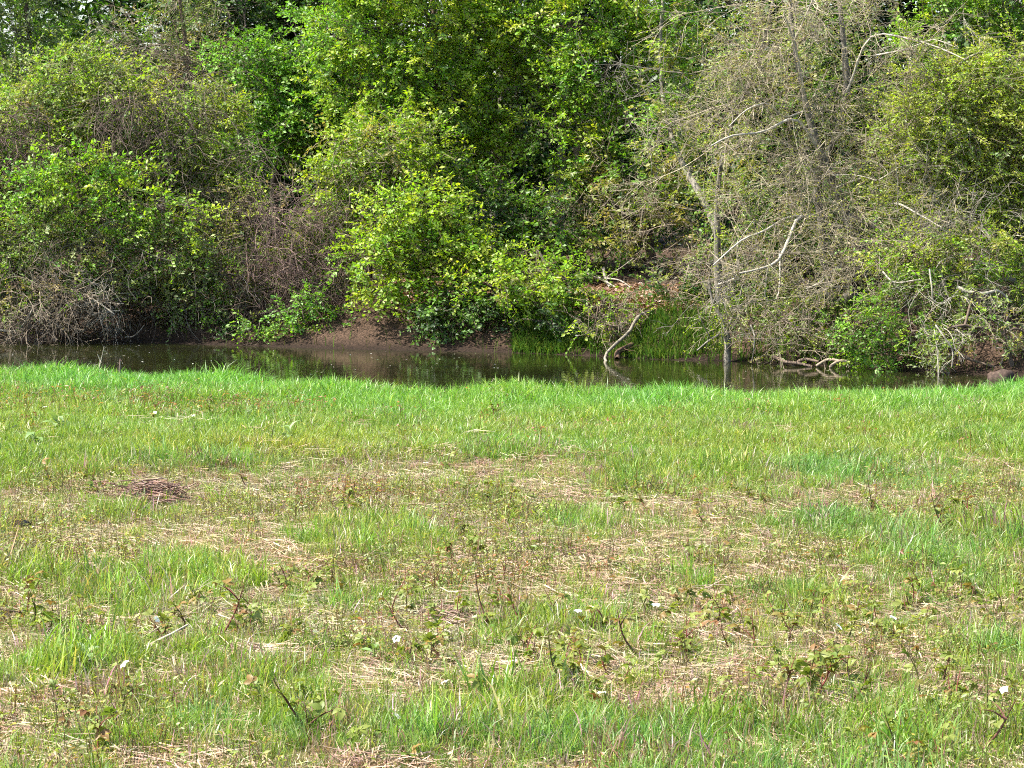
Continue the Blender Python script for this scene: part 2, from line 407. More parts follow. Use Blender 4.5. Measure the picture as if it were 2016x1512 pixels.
def tuft_mesh(nb, rad, lean, wid, drop=0.0):
    """unit-height tuft of bending grass blades"""
    th = rng.uniform(0, 2 * np.pi, nb); r = rad * np.sqrt(rng.random(nb)); P = np.stack([r * np.cos(th), r * np.sin(th), 0 * r - .05], 1)
    h = (.45 + .7 * rng.random(nb))[:, None]; a = rng.uniform(0, 2 * np.pi, nb); lm = np.abs(rng.normal(0, lean, nb)).clip(0, 1.7)
    D = np.stack([np.cos(a) * lm, np.sin(a) * lm, 0 * a], 1); f = rng.uniform(0, 2 * np.pi, nb)
    S = np.stack([np.cos(f), np.sin(f), 0 * f], 1) * (wid * (.7 + .6 * rng.random(nb)))[:, None]
    up = np.array([0, 0, 1.]); m1 = P + D * h * .12 + up * h * .38; m2 = P + D * h * .42 + up * h * .72 * np.clip(1 - .1 * lm**2, .6, 1)[:, None]
    tip = P + D * h * .85 + up * h * np.clip(.95 - .3 * lm**2, .4, 1)[:, None]
    V = np.stack([P - S * .5, P + S * .5, m1 - S * .5, m1 + S * .5, m2 - S * .35, m2 + S * .35, tip], 1)
    b = np.arange(nb)[:, None] * 7
    T = np.concatenate([b + q for q in ([0, 1, 3], [0, 3, 2], [2, 3, 5], [2, 5, 4], [4, 5, 6])], 0)
    C = np.ones((nb, 3)) * (1 + .18 * rng.standard_normal((nb, 1))).clip(.55, 1.5) * np.array([1, 1, 1]); dry = rng.random(nb) < drop
    C[dry] *= np.array([2.2, 1.5, 3.0])
    sp = Soup(); sp.add(V, np.repeat(C, 7, 0), T=T); return sp.mesh('grass_tuft', M_BLADE)
TUFT = scatter_nodes('grass_tufts', [tuft_mesh(30, .5, .5, .028, .08) for _ in range(10)])

def straw_mesh(nb, rad):
    """flat mat of dry stalks, unit size about 0.2 m"""
    sp = Soup(); th = rng.uniform(0, np.pi, nb) + 0; th = np.where(rng.random(nb) < .5, rng.normal(rng.uniform(0, 3), .4, nb), th)
    r = rad * np.sqrt(rng.random(nb)); ph = rng.uniform(0, 6.28, nb)
    P = np.stack([r * np.cos(ph), r * np.sin(ph), .004 + .03 * rng.random(nb)**2], 1); L = (.05 + .11 * rng.random(nb)**1.6)[:, None]
    D = np.stack([np.cos(th), np.sin(th), rng.normal(0, .13, nb)], 1); S = np.stack([-np.sin(th), np.cos(th), rng.normal(0, .5, nb)], 1) * (.0008 + .0010 * rng.random(nb))[:, None]
    m = P + np.stack([-np.sin(th), np.cos(th), .5 + 0 * th], 1) * rng.normal(0, .08, (nb, 1)) * L
    a = P - D * L * .5; c = P + D * L * .5; a[:, 2] = np.maximum(a[:, 2], -.01); c[:, 2] = np.maximum(c[:, 2], -.01)
    V = np.stack([a - S, a + S, m - S, m + S, c], 1); b = np.arange(nb)[:, None] * 5
    C = np.ones((nb, 3)) * (1 + .28 * rng.standard_normal((nb, 1))).clip(.35, 1.5)
    sp.add(V, np.repeat(C, 5, 0), T=np.concatenate([b + [0, 1, 3], b + [0, 3, 2], b + [2, 3, 4]], 0)); return sp.mesh('straw_mat', M_MAT)
MAT = scatter_nodes('straw_mats', [straw_mesh(34, .1) for _ in range(8)])

def weed_mesh(nb, rad, hh):
    sp = Soup(); r = rad * np.sqrt(rng.random(nb)); ph = rng.uniform(0, 6.28, nb); P = np.stack([r * np.cos(ph), r * np.sin(ph), .008 + hh * rng.random(nb)**1.3], 1)
    th = rng.uniform(0, 6.28, nb); D = np.stack([np.cos(th), np.sin(th), rng.normal(0, .5, nb)], 1); Nn = np.stack([rng.normal(0, .6, nb), rng.normal(-.3, .6, nb), 1 + 0 * th], 1)
    C = pal([(1, 1, 1), (1.3, 1.25, 1.6), (.8, .9, .7), (1.6, 1.45, 2.6), (1.2, .75, .9)], nb, .15, [.36, .27, .2, .12, .05])
    leaf_quads(P, D, Nn, .010 + .018 * rng.random(nb), .004 + .006 * rng.random(nb), C, sp)
    st = P[: nb // 3]; tubes(np.stack([st * [1, 1, 0], st], 1), np.array([[.0012, .0008]]), (.9, .6, .8), 3, sp)
    ns = 2; r = rad * np.sqrt(rng.random(ns)); ph = rng.uniform(0, 6.28, ns); b0 = np.stack([r * np.cos(ph), r * np.sin(ph), 0 * r], 1)
    up = np.stack([rng.normal(0, .05, ns), rng.normal(0, .05, ns), .05 + .08 * rng.random(ns)], 1)
    tubes(np.stack([b0, b0 + up * .5 + rng.normal(0, .006, (ns, 3)), b0 + up], 1), np.array([[.0013, .001, .0005]]), pal([(.9, .45, .9), (.7, .45, .8), (1, .8, 1)], ns), 3, sp)
    return sp.mesh('weed_patch', M_SPRAY)
WEEDS = scatter_nodes('weed_patches', [weed_mesh(20, .09, .085) for _ in range(8)])

def eul(n, tilt=.12): return np.stack([rng.normal(0, tilt, n), rng.normal(0, tilt, n), rng.uniform(0, 6.283, n)], 1)
gs = Scatter()
x, y = scatter(trap_area(6.0, 15.5, 1.1) * 340, 6.0, 15.5, 1.1); g = greenness(x, y)
k = rng.random(len(x)) < .55 + .45 * g; x, y, g = x[k], y[k], g[k]; n = len(x)
tuft = fbm(x * 5, y * 5, 41, 2)
h = (.07 + .05 * rng.random(n)) * (.55 + .5 * g) * (.55 + .9 * tuft); h = np.where(rng.random(n) < .07, h * 1.6, h)
C = pal(G_COL, n, .15); cool = sstep(.45, .65, fbm(x * 1.1, y * .8, 77))[:, None] * g[:, None]
C = C * (1 - cool) + C * np.array([.8, 1.02, 1.6]) * cool
dryb = rng.random(n) < (.42 - .36 * g); C[dryb] = pal(S_COL, dryb.sum(), .15) * .75
gs.add(np.stack([x, y, gz(x, y)], 1), eul(n), np.stack([h * 1.15, h * 1.15, h], 1), C)
x, y = scatter(trap_area(15.5, 22.8, 1.3) * 300, 15.5, 22.8, 1.3); yn = ynear(x); k = y < yn + 1.4; x, y, yn = x[k], y[k], yn[k]
g = greenness(x, y); k = rng.random(len(x)) < .4 + .6 * g; x, y, yn, g = x[k], y[k], yn[k], g[k]; n = len(x)
lip = sstep(-2.4, -.2, y - yn); tuft = fbm(x * 2.2, y * 2.2, 43, 3)
h = (.075 + .045 * rng.random(n)) * (.5 + 1.0 * tuft) * (1 + .55 * lip)
C = pal(G_COL, n, .15); lipc = pal([(.13, .31, .03), (.16, .34, .045), (.20, .36, .06)], n, .12); C = C * (1 - lip[:, None]) + lipc * lip[:, None]
warm = (fbm(x * .9, y * .5, 47)[:, None] - .5) * 1.1; C = C * (1 + warm * np.array([.5, .08, -.1]))
dryb = rng.random(n) < (.03 + .3 * (1 - g)) * (1 - .7 * lip); C[dryb] = pal(S_COL, dryb.sum(), .15) * .7
gs.add(np.stack([x, y, gz(x, y)], 1), eul(n), np.stack([h * 1.35, h * 1.35, h], 1), C)
gs.build('meadow_grass', TUFT, mats=[M_BLADE], kind='stuff', category='grass', label='short sunlit green grass covering the meadow up to the creek')

ss = Scatter()
x, y = scatter(trap_area(6.0, 15.8, 1.1) * 85, 6.0, 15.8, 1.1); g = greenness(x, y); k = rng.random(len(x)) < 1 - .8 * g; x, y = x[k], y[k]; n = len(x)
pink = fbm(x * .8, y * .6, 88)[:, None]; C = pal(S_COL, n, .14) * (1 + (pink - .5) * np.array([.1, -.25, -.2]))
ss.add(np.stack([x, y, gz(x, y)], 1), eul(n, .06), rng.uniform(.8, 1.25, n), C)
x, y = scatter(trap_area(15.5, 20.5, 1.1) * 40, 15.5, 20.5, 1.1); k = y < ynear(x) - .4; x, y = x[k], y[k]; g = greenness(x, y); k = rng.random(len(x)) < .03 + .85 * (1 - g); x, y = x[k], y[k]; n = len(x)
ss.add(np.stack([x, y, gz(x, y) + .02], 1), eul(n, .15), rng.uniform(1, 1.5, n), pal(S_COL, n, .14))
ss.build('dry_straw', MAT, mats=[M_MAT], kind='stuff', category='straw', label='matted dry tan straw lying through the weedy meadow')

ws = Scatter()
x, y = scatter(trap_area(6.0, 16, 1.1) * 78, 6.0, 16, 1.1); g = greenness(x, y); k = rng.random(len(x)) < (1 - .72 * g) * (.12 + 1.1 * sstep(.42, .62, fbm(x * 1.7, y * 1.7, 91))); x, y = x[k], y[k]; n = len(x)
rust = patch_field(x, y, RUST_P); C = pal([(.19, .22, .045), (.23, .24, .06), (.15, .20, .035)], n)
rc = pal([(.25, .13, .05), (.28, .18, .07), (.2, .1, .045)], n); kk = rng.random(n) < .05 + .5 * rust; C[kk] = rc[kk]
ws.add(np.stack([x, y, gz(x, y)], 1), eul(n), rng.uniform(.75, 1.3, n), C)
x, y = scatter(trap_area(16, 21, 1.1) * 45, 16, 21, 1.1); k = y < ynear(x); x, y = x[k], y[k]; rust = patch_field(x, y, RUST_P); k = rng.random(len(x)) < .04 + .45 * rust; x, y = x[k], y[k]; n = len(x)
C = pal([(.2, .2, .05), (.26, .16, .055), (.25, .13, .05), (.19, .21, .045)], n)
ws.add(np.stack([x, y, gz(x, y) + .02], 1), eul(n), rng.uniform(1.1, 1.6, n), C)
ws.build('ground_weeds', WEEDS, mats=[M_SPRAY], kind='stuff', category='weeds', label='low olive and rusty weed leaves spread over the dry grass')

# ------------------------------------------------------------------ foliage kit
def pick(cols, w=None): return cols, w
PAL = {
    'yellow': [(.31, .42, .02), (.26, .39, .02), (.36, .44, .03), (.21, .33, .02)],
    'bright': [(.19, .36, .02), (.23, .40, .025), (.15, .29, .02), (.27, .41, .03)],
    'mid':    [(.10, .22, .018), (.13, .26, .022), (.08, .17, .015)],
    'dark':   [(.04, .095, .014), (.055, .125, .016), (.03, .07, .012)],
    'grey':   [(.22, .29, .075), (.18, .25, .06), (.27, .33, .10), (.15, .21, .04)],
    'olive':  [(.21, .26, .035), (.16, .22, .03), (.26, .29, .05), (.27, .25, .06)],
    'fresh':  [(.16, .36, .03), (.20, .40, .045), (.13, .29, .03)],
    'willow': [(.35, .42, .035), (.28, .37, .03), (.39, .44, .07), (.23, .31, .03)],
    'tan':    [(.34, .27, .12), (.28, .22, .1), (.27, .26, .08)],
}
TW = {'tan': (.25, .2, .145), 'grey': (.2, .18, .145), 'brown': (.13, .095, .07), 'purple': (.19, .13, .11), 'pale': (.31, .28, .22), 'dark': (.06, .05, .04)}

def blob_points(b, dens):
    """clump centres near the skin of an ellipsoid blob, mostly on the camera's side and the top"""
    c, r = b[:3], b[3:6]
    area = 4 * np.pi * ((r[0] * r[1])**1.6 + (r[0] * r[2])**1.6 + (r[1] * r[2])**1.6)**(1 / 1.6) / 3**(1 / 1.6)
    n = max(6, int(area * dens))
    v = unit(rng.standard_normal((int(n * 3), 3)))
    keep = rng.random(len(v)) < np.clip(.62 - .48 * v[:, 1] + .1 * v[:, 2], .08, 1)
    v = v[keep][:n]
    lump = .75 + .5 * vnoise(v[:, 0] * 2.2 + c[0] * 3, v[:, 1] * 2.2 + c[1], v[:, 2] * 2.2 + c[2] * 2, 61)
    rad = (.45 + .55 * rng.random(len(v))**.55) * lump
    return c + v * r * rad[:, None], v

SPRAYS = {}
def spray_nodes(nleaf, leafL, length, droop, twig, aspect, twigR):
    """spray variants: a drooping twig (along +Y) with leaves on both sides"""
    key = (nleaf, leafL, length, droop, twig, aspect)
    if key in SPRAYS: return SPRAYS[key]
    vs = []
    for q in range(6):
        L = length; ts = np.linspace(0, 1, 3); sp = Soup()
        tw = np.stack([rng.normal(0, .04, 3) * L * ts, L * ts, -droop * L * ts**2], 1)
        t = (np.linspace(.1, 1, nleaf) + rng.normal(0, .05, nleaf)).clip(.03, 1.05)
        P = np.stack([0 * t, L * t, -droop * L * t**2], 1)
        sg = np.where(np.arange(nleaf) % 2 == 0, 1., -1.)
        ld = np.stack([.85 * sg, .55 + 0 * t, -.1 + 0 * t], 1) + .5 * rng.standard_normal((nleaf, 3))
        nm = .5 * rng.standard_normal((nleaf, 3)) + np.array([0, .65, .65])
        LL = leafL * (.6 + .75 * rng.random(nleaf)); C = np.ones((nleaf, 3)) * (1 + .15 * rng.standard_normal((nleaf, 1))).clip(.5, 1.5)
        leaf_quads(P + unit(ld) * leafL * .15, ld, nm, LL, LL * aspect * (.8 + .4 * rng.random(nleaf)), C, sp)
        nt_ = sum(len(x) for x in sp.T)
        tubes(tw[None], np.array([[twigR, twigR * .8, twigR * .45]]), np.array(TW[twig])[None], 3, sp)
        me = sp.mesh('leaf_spray', M_SPRAY); me.materials.append(M_TWIG)
        mi = np.zeros(len(me.polygons), np.int32); mi[nt_:] = 1; me.polygons.foreach_set('material_index', mi); vs.append(me)
    SPRAYS[key] = scatter_nodes('leaf_sprays', vs); return SPRAYS[key]

def aim(D):
    """Euler angles that turn +Y towards D, keeping +Z up"""
    D = unit(D); n = len(D)
    return np.stack([np.arcsin(D[:, 2].clip(-1, 1)), rng.normal(0, .25, n), np.arctan2(-D[:, 0], D[:, 1])], 1)

def grow(start, d, L, r, level, out, nch=(6, 6, 5), spread=.9, grav=0.0, wander=.22, ratio=.55, minr=.0022, K=6):
    K = (6, 4, 3, 3)[level]; d = unit(np.asarray(d, float)); step = L / (K - 1); p = np.array(start, float); pts = [p.copy()]
    for _ in range(K - 1):
        d = unit(d + wander * rng.standard_normal(3) + np.array([0, 0, -grav])); p = p + d * step; pts.append(p.copy())
    pts = np.array(pts); out.append((pts, np.linspace(r, max(r * .4, minr), K), level))
    if level >= len(nch): return
    for _ in range(max(1, int(nch[level] * (.6 + .8 * rng.random())))):
        t = .2 + .8 * rng.random(); i = min(int(t * (K - 1)), K - 2); f = t * (K - 1) - i
        q = pts[i] * (1 - f) + pts[i + 1] * f; tg = unit(pts[i + 1] - pts[i])
        nd = unit(tg * .7 + spread * unit(rng.standard_normal(3)))
        grow(q, nd, L * ratio * (.6 + .7 * rng.random()), max(r * (1 - .55 * t) * .6, minr), level + 1, out, nch, spread, grav, wander, ratio, minr, K)

def tubes_of(out, color, soup, jit=.2):
    for K in (6, 4, 3):
        o = [q for q in out if len(q[0]) == K]
        if not o: continue
        P = np.array([q[0] for q in o]); R = np.array([q[1] for q in o])
        c = np.asarray(color) * (1 + jit * rng.standard_normal((len(P), 1))).clip(.45, 1.6)
        big = R[:, 0] > .012
        if big.any(): tubes(P[big], R[big], c[big], 6, soup, .15)
        if (~big).any(): tubes(P[~big], R[~big], c[~big], 3, soup)

def px_blobs(bl, d, dy=None):
    r = []
    for b in bl:
        px, py, rx, ry = b[:4]; dd = b[4] if len(b) > 4 else d
        c = at(px, py, dd); mx, mz = rx * dd / F, ry * dd / F
        r.append(np.concatenate([c, [mx, (mx + mz) * .5 if dy is None else dy, mz]]))
    return np.array(r)

def plant(name, label, cat, blobs, d, pals, trunks=(), dens=9, nspray=6, nleaf=11, leafL=.062, spray=.30, droop=.25, twig='brown',
          vines=None, bare=None, group=None, dy=None, limb_r=.018, bark='brown', aspect=.55, twigR=.0032, base=None, limbs=True, leaf_prob=1.0, vine_n=.42):
    """a tree, shrub or thicket: Empty at its foot > trunk(s), branches, crown, vines"""
    if name != 'broadleaf_tree' or d < 41: leafL = round(leafL * .78, 4); nleaf = nleaf + 5; dens = dens * 1.3
    B = px_blobs(blobs, d, dy)
    tr = []
    for t in trunks:                                    # (px, py, d, r_px) rows from the foot upward
        a = np.array([np.concatenate([at(q[0], q[1], q[2]), [q[3] * q[2] / F]]) for q in t])
        foot = gz(a[0, 0], a[0, 1])
        if a[0, 2] > foot + .02:
            a = np.concatenate([[[a[0, 0] + .05, a[0, 1] + .02, foot - .08, a[0, 3] * 1.2]], a])
        tr.append(a)
    if base is not None: foot = np.array([base[0], base[1], gz(base[0], base[1])])
    elif tr: foot = np.array([tr[0][0, 0], tr[0][0, 1], gz(tr[0][0, 0], tr[0][0, 1])])
    else:
        cx, cy = B[:, 0].mean(), max(B[:, 1].max(), yfar(B[:, 0].mean()) + .3); foot = np.array([cx, cy, float(gz(cx, cy))])
    e = link(name, None, loc=foot, label=label, category=cat)
    if group: e['group'] = group
    for a in tr:
        ts = Soup(); K = 16; rs = resample(a, K)
        rs[1:-1, :3] += rng.normal(0, .10, (K - 2, 3)) * rs[1:-1, 3:4]
        tubes(rs[None, :, :3], rs[None, :, 3].clip(.006), np.array(TW[bark])[None] * (.9 + .2 * rng.random()), 9, ts, .22)
        link('trunk', ts.mesh('trunk', M_BARK, foot, True), e)
    bs, ls = Soup(), Scatter()
    if len(B) and pals:
        allp = np.concatenate([a[:, :3] for a in tr]) if tr else foot[None]
        names, wts = zip(*pals); wts = np.array(wts, float) / sum(wts)
        for bi, b in enumerate(B):
            pts, v = blob_points(b, dens)
            if limbs:                                   # limb from the trunk into this part of the crown, then boughs to the clumps
                low = allp[allp[:, 2] < b[2] + .1] if (allp[:, 2] < b[2] + .1).any() else allp
                s = low[np.argmin(np.linalg.norm(low - b[:3], axis=1) + .3 * (low[:, 2] < b[2] - 1.5))]
                mid = (s + b[:3]) / 2 + rng.normal(0, .12, 3) + np.array([0, 0, .12])
                rs = resample(np.array([s, mid, b[:3]]), 7)
                tubes(rs[None], np.linspace(limb_r, limb_r * .55, 7)[None], np.array(TW[bark])[None], 6, bs, .15)
                sub = pts[rng.random(len(pts)) < .5]
                if len(sub):
                    st = rs[rng.integers(3, 7, len(sub))]; md = (st + sub) / 2 + rng.normal(0, .06, sub.shape)
                    tubes(np.stack([st, md, sub], 1), np.array([[limb_r * .4, limb_r * .28, .003]]), np.array(TW[twig]) * (1 + .2 * rng.standard_normal((len(sub), 1))).clip(.5, 1.5), 3, bs)
            kk = rng.random(len(pts)) < leaf_prob; pts, v = pts[kk], v[kk]
            pi = rng.choice(len(names), len(pts), p=wts) if len(blobs[bi]) < 6 else np.full(len(pts), [q for q in range(len(names)) if names[q] == blobs[bi][5]][0] if blobs[bi][5] in names else 0)
            cc = np.array([PAL[names[q]][rng.integers(len(PAL[names[q]]))] for q in pi]).reshape(-1, 3)
            O = np.repeat(pts, nspray, 0) + rng.normal(0, .05, (len(pts) * nspray, 3))
            D = np.repeat(v, nspray, 0) * .75 + .7 * rng.standard_normal((len(O), 3)); D[:, 2] += .18; D[:, 1] -= .15
            Cs = np.repeat(cc, nspray, 0) * (1 + .12 * rng.standard_normal((len(O), 1))).clip(.6, 1.4) * (1 + .05 * rng.standard_normal((len(O), 3)))
            if len(O): ls.add(O, aim(D), rng.uniform(.65, 1.4, len(O)), Cs)
    if bare:                                            # leafless twig sprays growing out of blobs: list of (px,py,d,rx,ry,count,palette,len,grav)
        out_sets = {}
        for (px, py, dd, rx, ry, cnt, pc, ln, gv) in bare:
            c = at(px, py, dd); o = []
            for _ in range(cnt):
                s = c + np.array([rng.normal(0, .5) * rx * dd / F, rng.normal(0, .3) * rx * dd / F, rng.normal(0, .5) * ry * dd / F])
                dv = unit(np.array([rng.normal(0, 1), rng.normal(-.5, .7), rng.normal(.15, .7)]))
                grow(s, dv, ln * (.6 + .8 * rng.random()), .0065, 0, o, (5, 4), .9, gv, .2, .55, .002)
            out_sets.setdefault(pc, []).extend(o)
        for pc, o in out_sets.items():
            tubes_of(o, TW[pc], bs)
    if bs.n: link('branches', bs.mesh('branches', M_TWIG, foot), e)
    if ls.n: ls.build('crown', spray_nodes(nleaf, leafL, spray, droop, twig, aspect, twigR), e, foot, [M_SPRAY, M_TWIG], kind='stuff')
    if vines:                                           # hanging strands: (px0,px1,py0,py1,d,count,length,palette)
        vs = Soup()
        for (x0, x1, y0, y1, dd, cnt, ln, pc) in vines:
            cnt = int(cnt * vine_n); K = 7; P = np.zeros((cnt, K, 3)); P[:, 0] = at(rng.uniform(x0, x1, cnt), rng.uniform(y0, y1, cnt), dd + rng.normal(0, .25, cnt))
            dv = unit(np.stack([rng.normal(0, .7, cnt), rng.normal(-.2, .4, cnt), rng.normal(-.2, .6, cnt)], 1)); L = ln * (.4 + rng.random(cnt)) / (K - 1)
            for q in range(1, K):
                dv = unit(dv + .35 * rng.standard_normal((cnt, 3)) + np.array([0, 0, -.22])); P[:, q] = P[:, q - 1] + dv * L[:, None]
            P[..., 2] = np.maximum(P[..., 2], WATER_Z + .01)
            tubes(P, np.linspace(.0042, .0025, K)[None], np.array(TW[pc]) * .55 * (1 + .25 * rng.standard_normal((cnt, 1))).clip(.4, 1.7), 3, vs)
        link('vines', vs.mesh('vines', M_TWIG, foot), e)
    return e

# ------------------------------------------------------------------ woodland behind
def back_tree(px, d, top, palname, label, spread=260, leafL=.12, dens=3.8):
    m = F / d
    bl = []
    yb = 340 + (CAMZ - .6) * m
    levels = np.arange(yb - 120, max(top, -520), -150)
    for yy in levels:
        for q in (-1, 0, 1):
            bl.append((px + q * spread * .45 + rng.normal(0, 30), yy + rng.normal(0, 40), spread * (.42 + .15 * rng.random()), 105 + 30 * rng.random()))
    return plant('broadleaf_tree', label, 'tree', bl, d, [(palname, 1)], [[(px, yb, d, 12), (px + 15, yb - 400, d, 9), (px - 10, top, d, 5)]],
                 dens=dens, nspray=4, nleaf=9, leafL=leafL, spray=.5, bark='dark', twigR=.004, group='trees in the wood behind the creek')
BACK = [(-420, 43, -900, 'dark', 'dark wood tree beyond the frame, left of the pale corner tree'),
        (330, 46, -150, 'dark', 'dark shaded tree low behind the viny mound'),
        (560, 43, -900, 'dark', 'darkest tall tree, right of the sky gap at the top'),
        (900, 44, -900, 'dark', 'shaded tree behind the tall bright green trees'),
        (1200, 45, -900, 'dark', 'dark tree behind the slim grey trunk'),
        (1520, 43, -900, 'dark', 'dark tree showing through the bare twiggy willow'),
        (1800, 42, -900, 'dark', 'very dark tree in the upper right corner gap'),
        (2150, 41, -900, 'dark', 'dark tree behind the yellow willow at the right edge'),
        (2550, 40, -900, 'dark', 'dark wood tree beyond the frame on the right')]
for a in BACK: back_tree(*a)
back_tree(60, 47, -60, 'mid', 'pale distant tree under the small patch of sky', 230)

# ------------------------------------------------------------------ trees of the far bank, back to front
plant('broadleaf_tree', 'pale grey green tree in the top left corner beside the sky gap', 'tree',
      [(40, 60, 110, 90), (110, 150, 110, 70), (-60, -60, 130, 130), (60, -110, 120, 90), (290, 110, 60, 60), (170, 130, 70, 50)], 40,
      [('grey', 3), ('bright', 1.3), ('fresh', .5)], [[(90, 480, 40, 8), (70, 200, 40, 6), (40, -100, 40, 4)]], dens=7, nleaf=10, spray=.36, twig='grey')
plant('twiggy_tree', 'tan twiggy tree with few leaves above the viny mound', 'tree',
      [(340, 40, 70, 60), (400, 120, 80, 70), (350, 180, 90, 60), (420, 210, 60, 50), (360, -60, 90, 70)], 39.5, [('grey', 2), ('olive', 1), ('tan', .6)],
      [[(390, 500, 39.5, 7), (380, 200, 39.5, 5), (345, -60, 39.5, 3)]], dens=5, nleaf=8, leafL=.05, twig='tan',
      bare=[(350, 90, 39.3, 80, 90, 26, 'tan', .8, .02), (400, 190, 39.2, 80, 70, 26, 'purple', .7, .05)])
plant('broadleaf_tree', 'deep green tree with leafy boughs over a black hollow', 'tree',
      [(520, 160, 80, 60), (600, 210, 100, 60), (660, 170, 80, 70), (560, 280, 70, 50), (650, 290, 60, 40), (480, 110, 60, 50), (640, 60, 60, 60)], 38.5,
      [('mid', 1.6), ('fresh', 1.4), ('bright', 1)], [[(560, 560, 39, 9), (545, 330, 39, 8), (620, 200, 38.8, 6), (690, 60, 38.5, 4)]], dens=9, nleaf=11, bark='dark', droop=.35)
plant('leaning_tree', 'dark bough slanting up through shade near the top', 'tree',
      [(470, -30, 90, 60), (560, 40, 60, 40), (620, -60, 90, 60)], 41.5, [('dark', 2), ('mid', 1)],
      [[(500, 420, 41, 9), (490, 130, 41, 7), (600, 100, 41, 6), (690, 60, 41, 5)]], dens=6, bark='dark')

plant('broadleaf_tree', 'tall bright green tree above the yellow green shrub', 'tree',
      [(720, 60, 90, 70), (800, 120, 90, 70), (700, 180, 80, 50), (850, 40, 80, 70), (760, -60, 120, 80), (880, 190, 70, 60), (790, 220, 80, 45)], 37,
      [('bright', 2.4), ('yellow', 1.8), ('mid', .3)], [[(850, 560, 37.5, 9), (858, 240, 37.3, 7), (855, 60, 37.2, 5), (840, -120, 37.2, 4)]], dens=8.5, twig='brown')
plant('broadleaf_tree', 'tall leafy tree in the top centre with a lit pale trunk', 'tree',
      [(950, 60, 90, 80), (1010, 150, 90, 60), (930, 220, 80, 60), (1040, 30, 80, 60), (980, -70, 120, 80), (920, 290, 70, 45), (1000, 270, 60, 40), (1060, 110, 60, 50)], 37.6,
      [('bright', 2), ('yellow', 1.6), ('mid', .3)], [[(975, 560, 38, 11), (976, 400, 38, 10), (982, 320, 38, 9), (990, 120, 38, 7), (985, -100, 38, 5)]],
      dens=8, bark='grey', bare=[(1060, 200, 37.3, 60, 50, 8, 'grey', .7, 0)])
plant('broadleaf_tree', 'slim grey trunked tree with airy bright leaves', 'tree',
      [(1130, 50, 90, 60), (1200, 130, 100, 60), (1120, 170, 80, 50), (1250, 40, 80, 70), (1290, 160, 70, 60), (1180, -70, 140, 80), (1160, 310, 60, 40), (1215, 270, 60, 40), (1300, 70, 60, 60), (1090, 250, 60, 40)], 36.8,
      [('bright', 2.2), ('fresh', .5), ('yellow', 1.6), ('mid', .2)], [[(1103, 570, 37.5, 9), (1104, 380, 37.4, 9), (1108, 250, 37.3, 8), (1120, 60, 37.2, 6), (1130, -100, 37, 4)]],
      dens=7, bark='grey', bare=[(1230, 200, 36.6, 80, 80, 12, 'grey', .8, 0), (1230, 370, 36.5, 60, 40, 10, 'tan', .6, .04)])
plant('broadleaf_tree', 'brown trunked tree shading the bare earth bank', 'tree',
      [(1160, 360, 60, 35), (1200, 420, 60, 40), (1120, 400, 50, 30), (1230, 340, 60, 40)], 36.6, [('mid', 1.5), ('olive', 1.5)],
      [[(1150, 575, 36.8, 13), (1143, 480, 36.8, 11), (1135, 390, 36.8, 10), (1150, 200, 37, 7), (1180, 60, 37, 5)]], dens=6, bark='brown',
      bare=[(1180, 400, 36.3, 70, 40, 16, 'tan', .5, .06)])
plant('crooked_tree', 'black crooked trunk standing at the end of the earth ledge', 'tree',
      [(1260, 360, 60, 40), (1330, 390, 60, 50), (1300, 450, 50, 40), (1215, 470, 50, 40), (1340, 300, 60, 50)], 36, [('olive', 2), ('mid', 1), ('bright', .6)],
      [[(1293, 572, 36, 8), (1288, 530, 36, 8), (1278, 480, 36, 9), (1270, 440, 36, 9), (1290, 380, 36, 6), (1300, 250, 36, 4)],
       [(1270, 446, 36, 6), (1245, 440, 35.9, 5), (1222, 412, 35.8, 5), (1205, 400, 35.7, 3)]], dens=6, bark='dark', twig='tan',
      bare=[(1330, 440, 35.6, 70, 90, 22, 'tan', .6, .03)])
plant('understory_shrub', 'sunflecked olive shrub between the crooked black trunk and the brown one', 'shrub',
      [(1200, 500, 50, 50), (1240, 530, 45, 35), (1340, 520, 50, 60), (1380, 560, 45, 35), (1240, 460, 50, 35)], 37, [('olive', 2), ('yellow', .7), ('tan', .4)],
      dens=6, nleaf=9, leafL=.05, twig='tan')
plant('leaning_tree', 'grey trunk leaning left out of the bare willow', 'tree',
      [(1330, 230, 60, 60), (1290, 260, 50, 40), (1370, 150, 50, 60), (1340, 60, 60, 60), (1300, -60, 80, 70)], 35, [('bright', 1.5), ('olive', 1.2), ('fresh', .6)],
      [[(1440, 620, 34, 7), (1405, 440, 34.3, 7), (1372, 370, 34.6, 7), (1345, 325, 34.8, 6), (1316, 250, 35, 5), (1300, 120, 35, 4), (1310, -60, 35, 3)]],
      dens=6, bark='grey', twig='grey', bare=[(1370, 260, 34.6, 60, 80, 10, 'grey', .7, 0)])
plant('broadleaf_tree', 'bright green leafy boughs hanging in front of black shade, top right', 'tree',
      [(1835, 55, 50, 28), (1800, 85, 40, 18), (1950, 40, 70, 60), (2010, 110, 60, 60), (1900, -60, 120, 60), (2030, 20, 60, 80)], 36,
      [('bright', 2), ('fresh', 1), ('yellow', .6)], [[(2080, 560, 36, 10), (2040, 200, 36, 8), (1990, 60, 36, 6), (1960, -100, 36, 4)]], dens=9, bark='grey',
      bare=[(1930, 30, 35.8, 40, 40, 6, 'pale', .8, 0)])

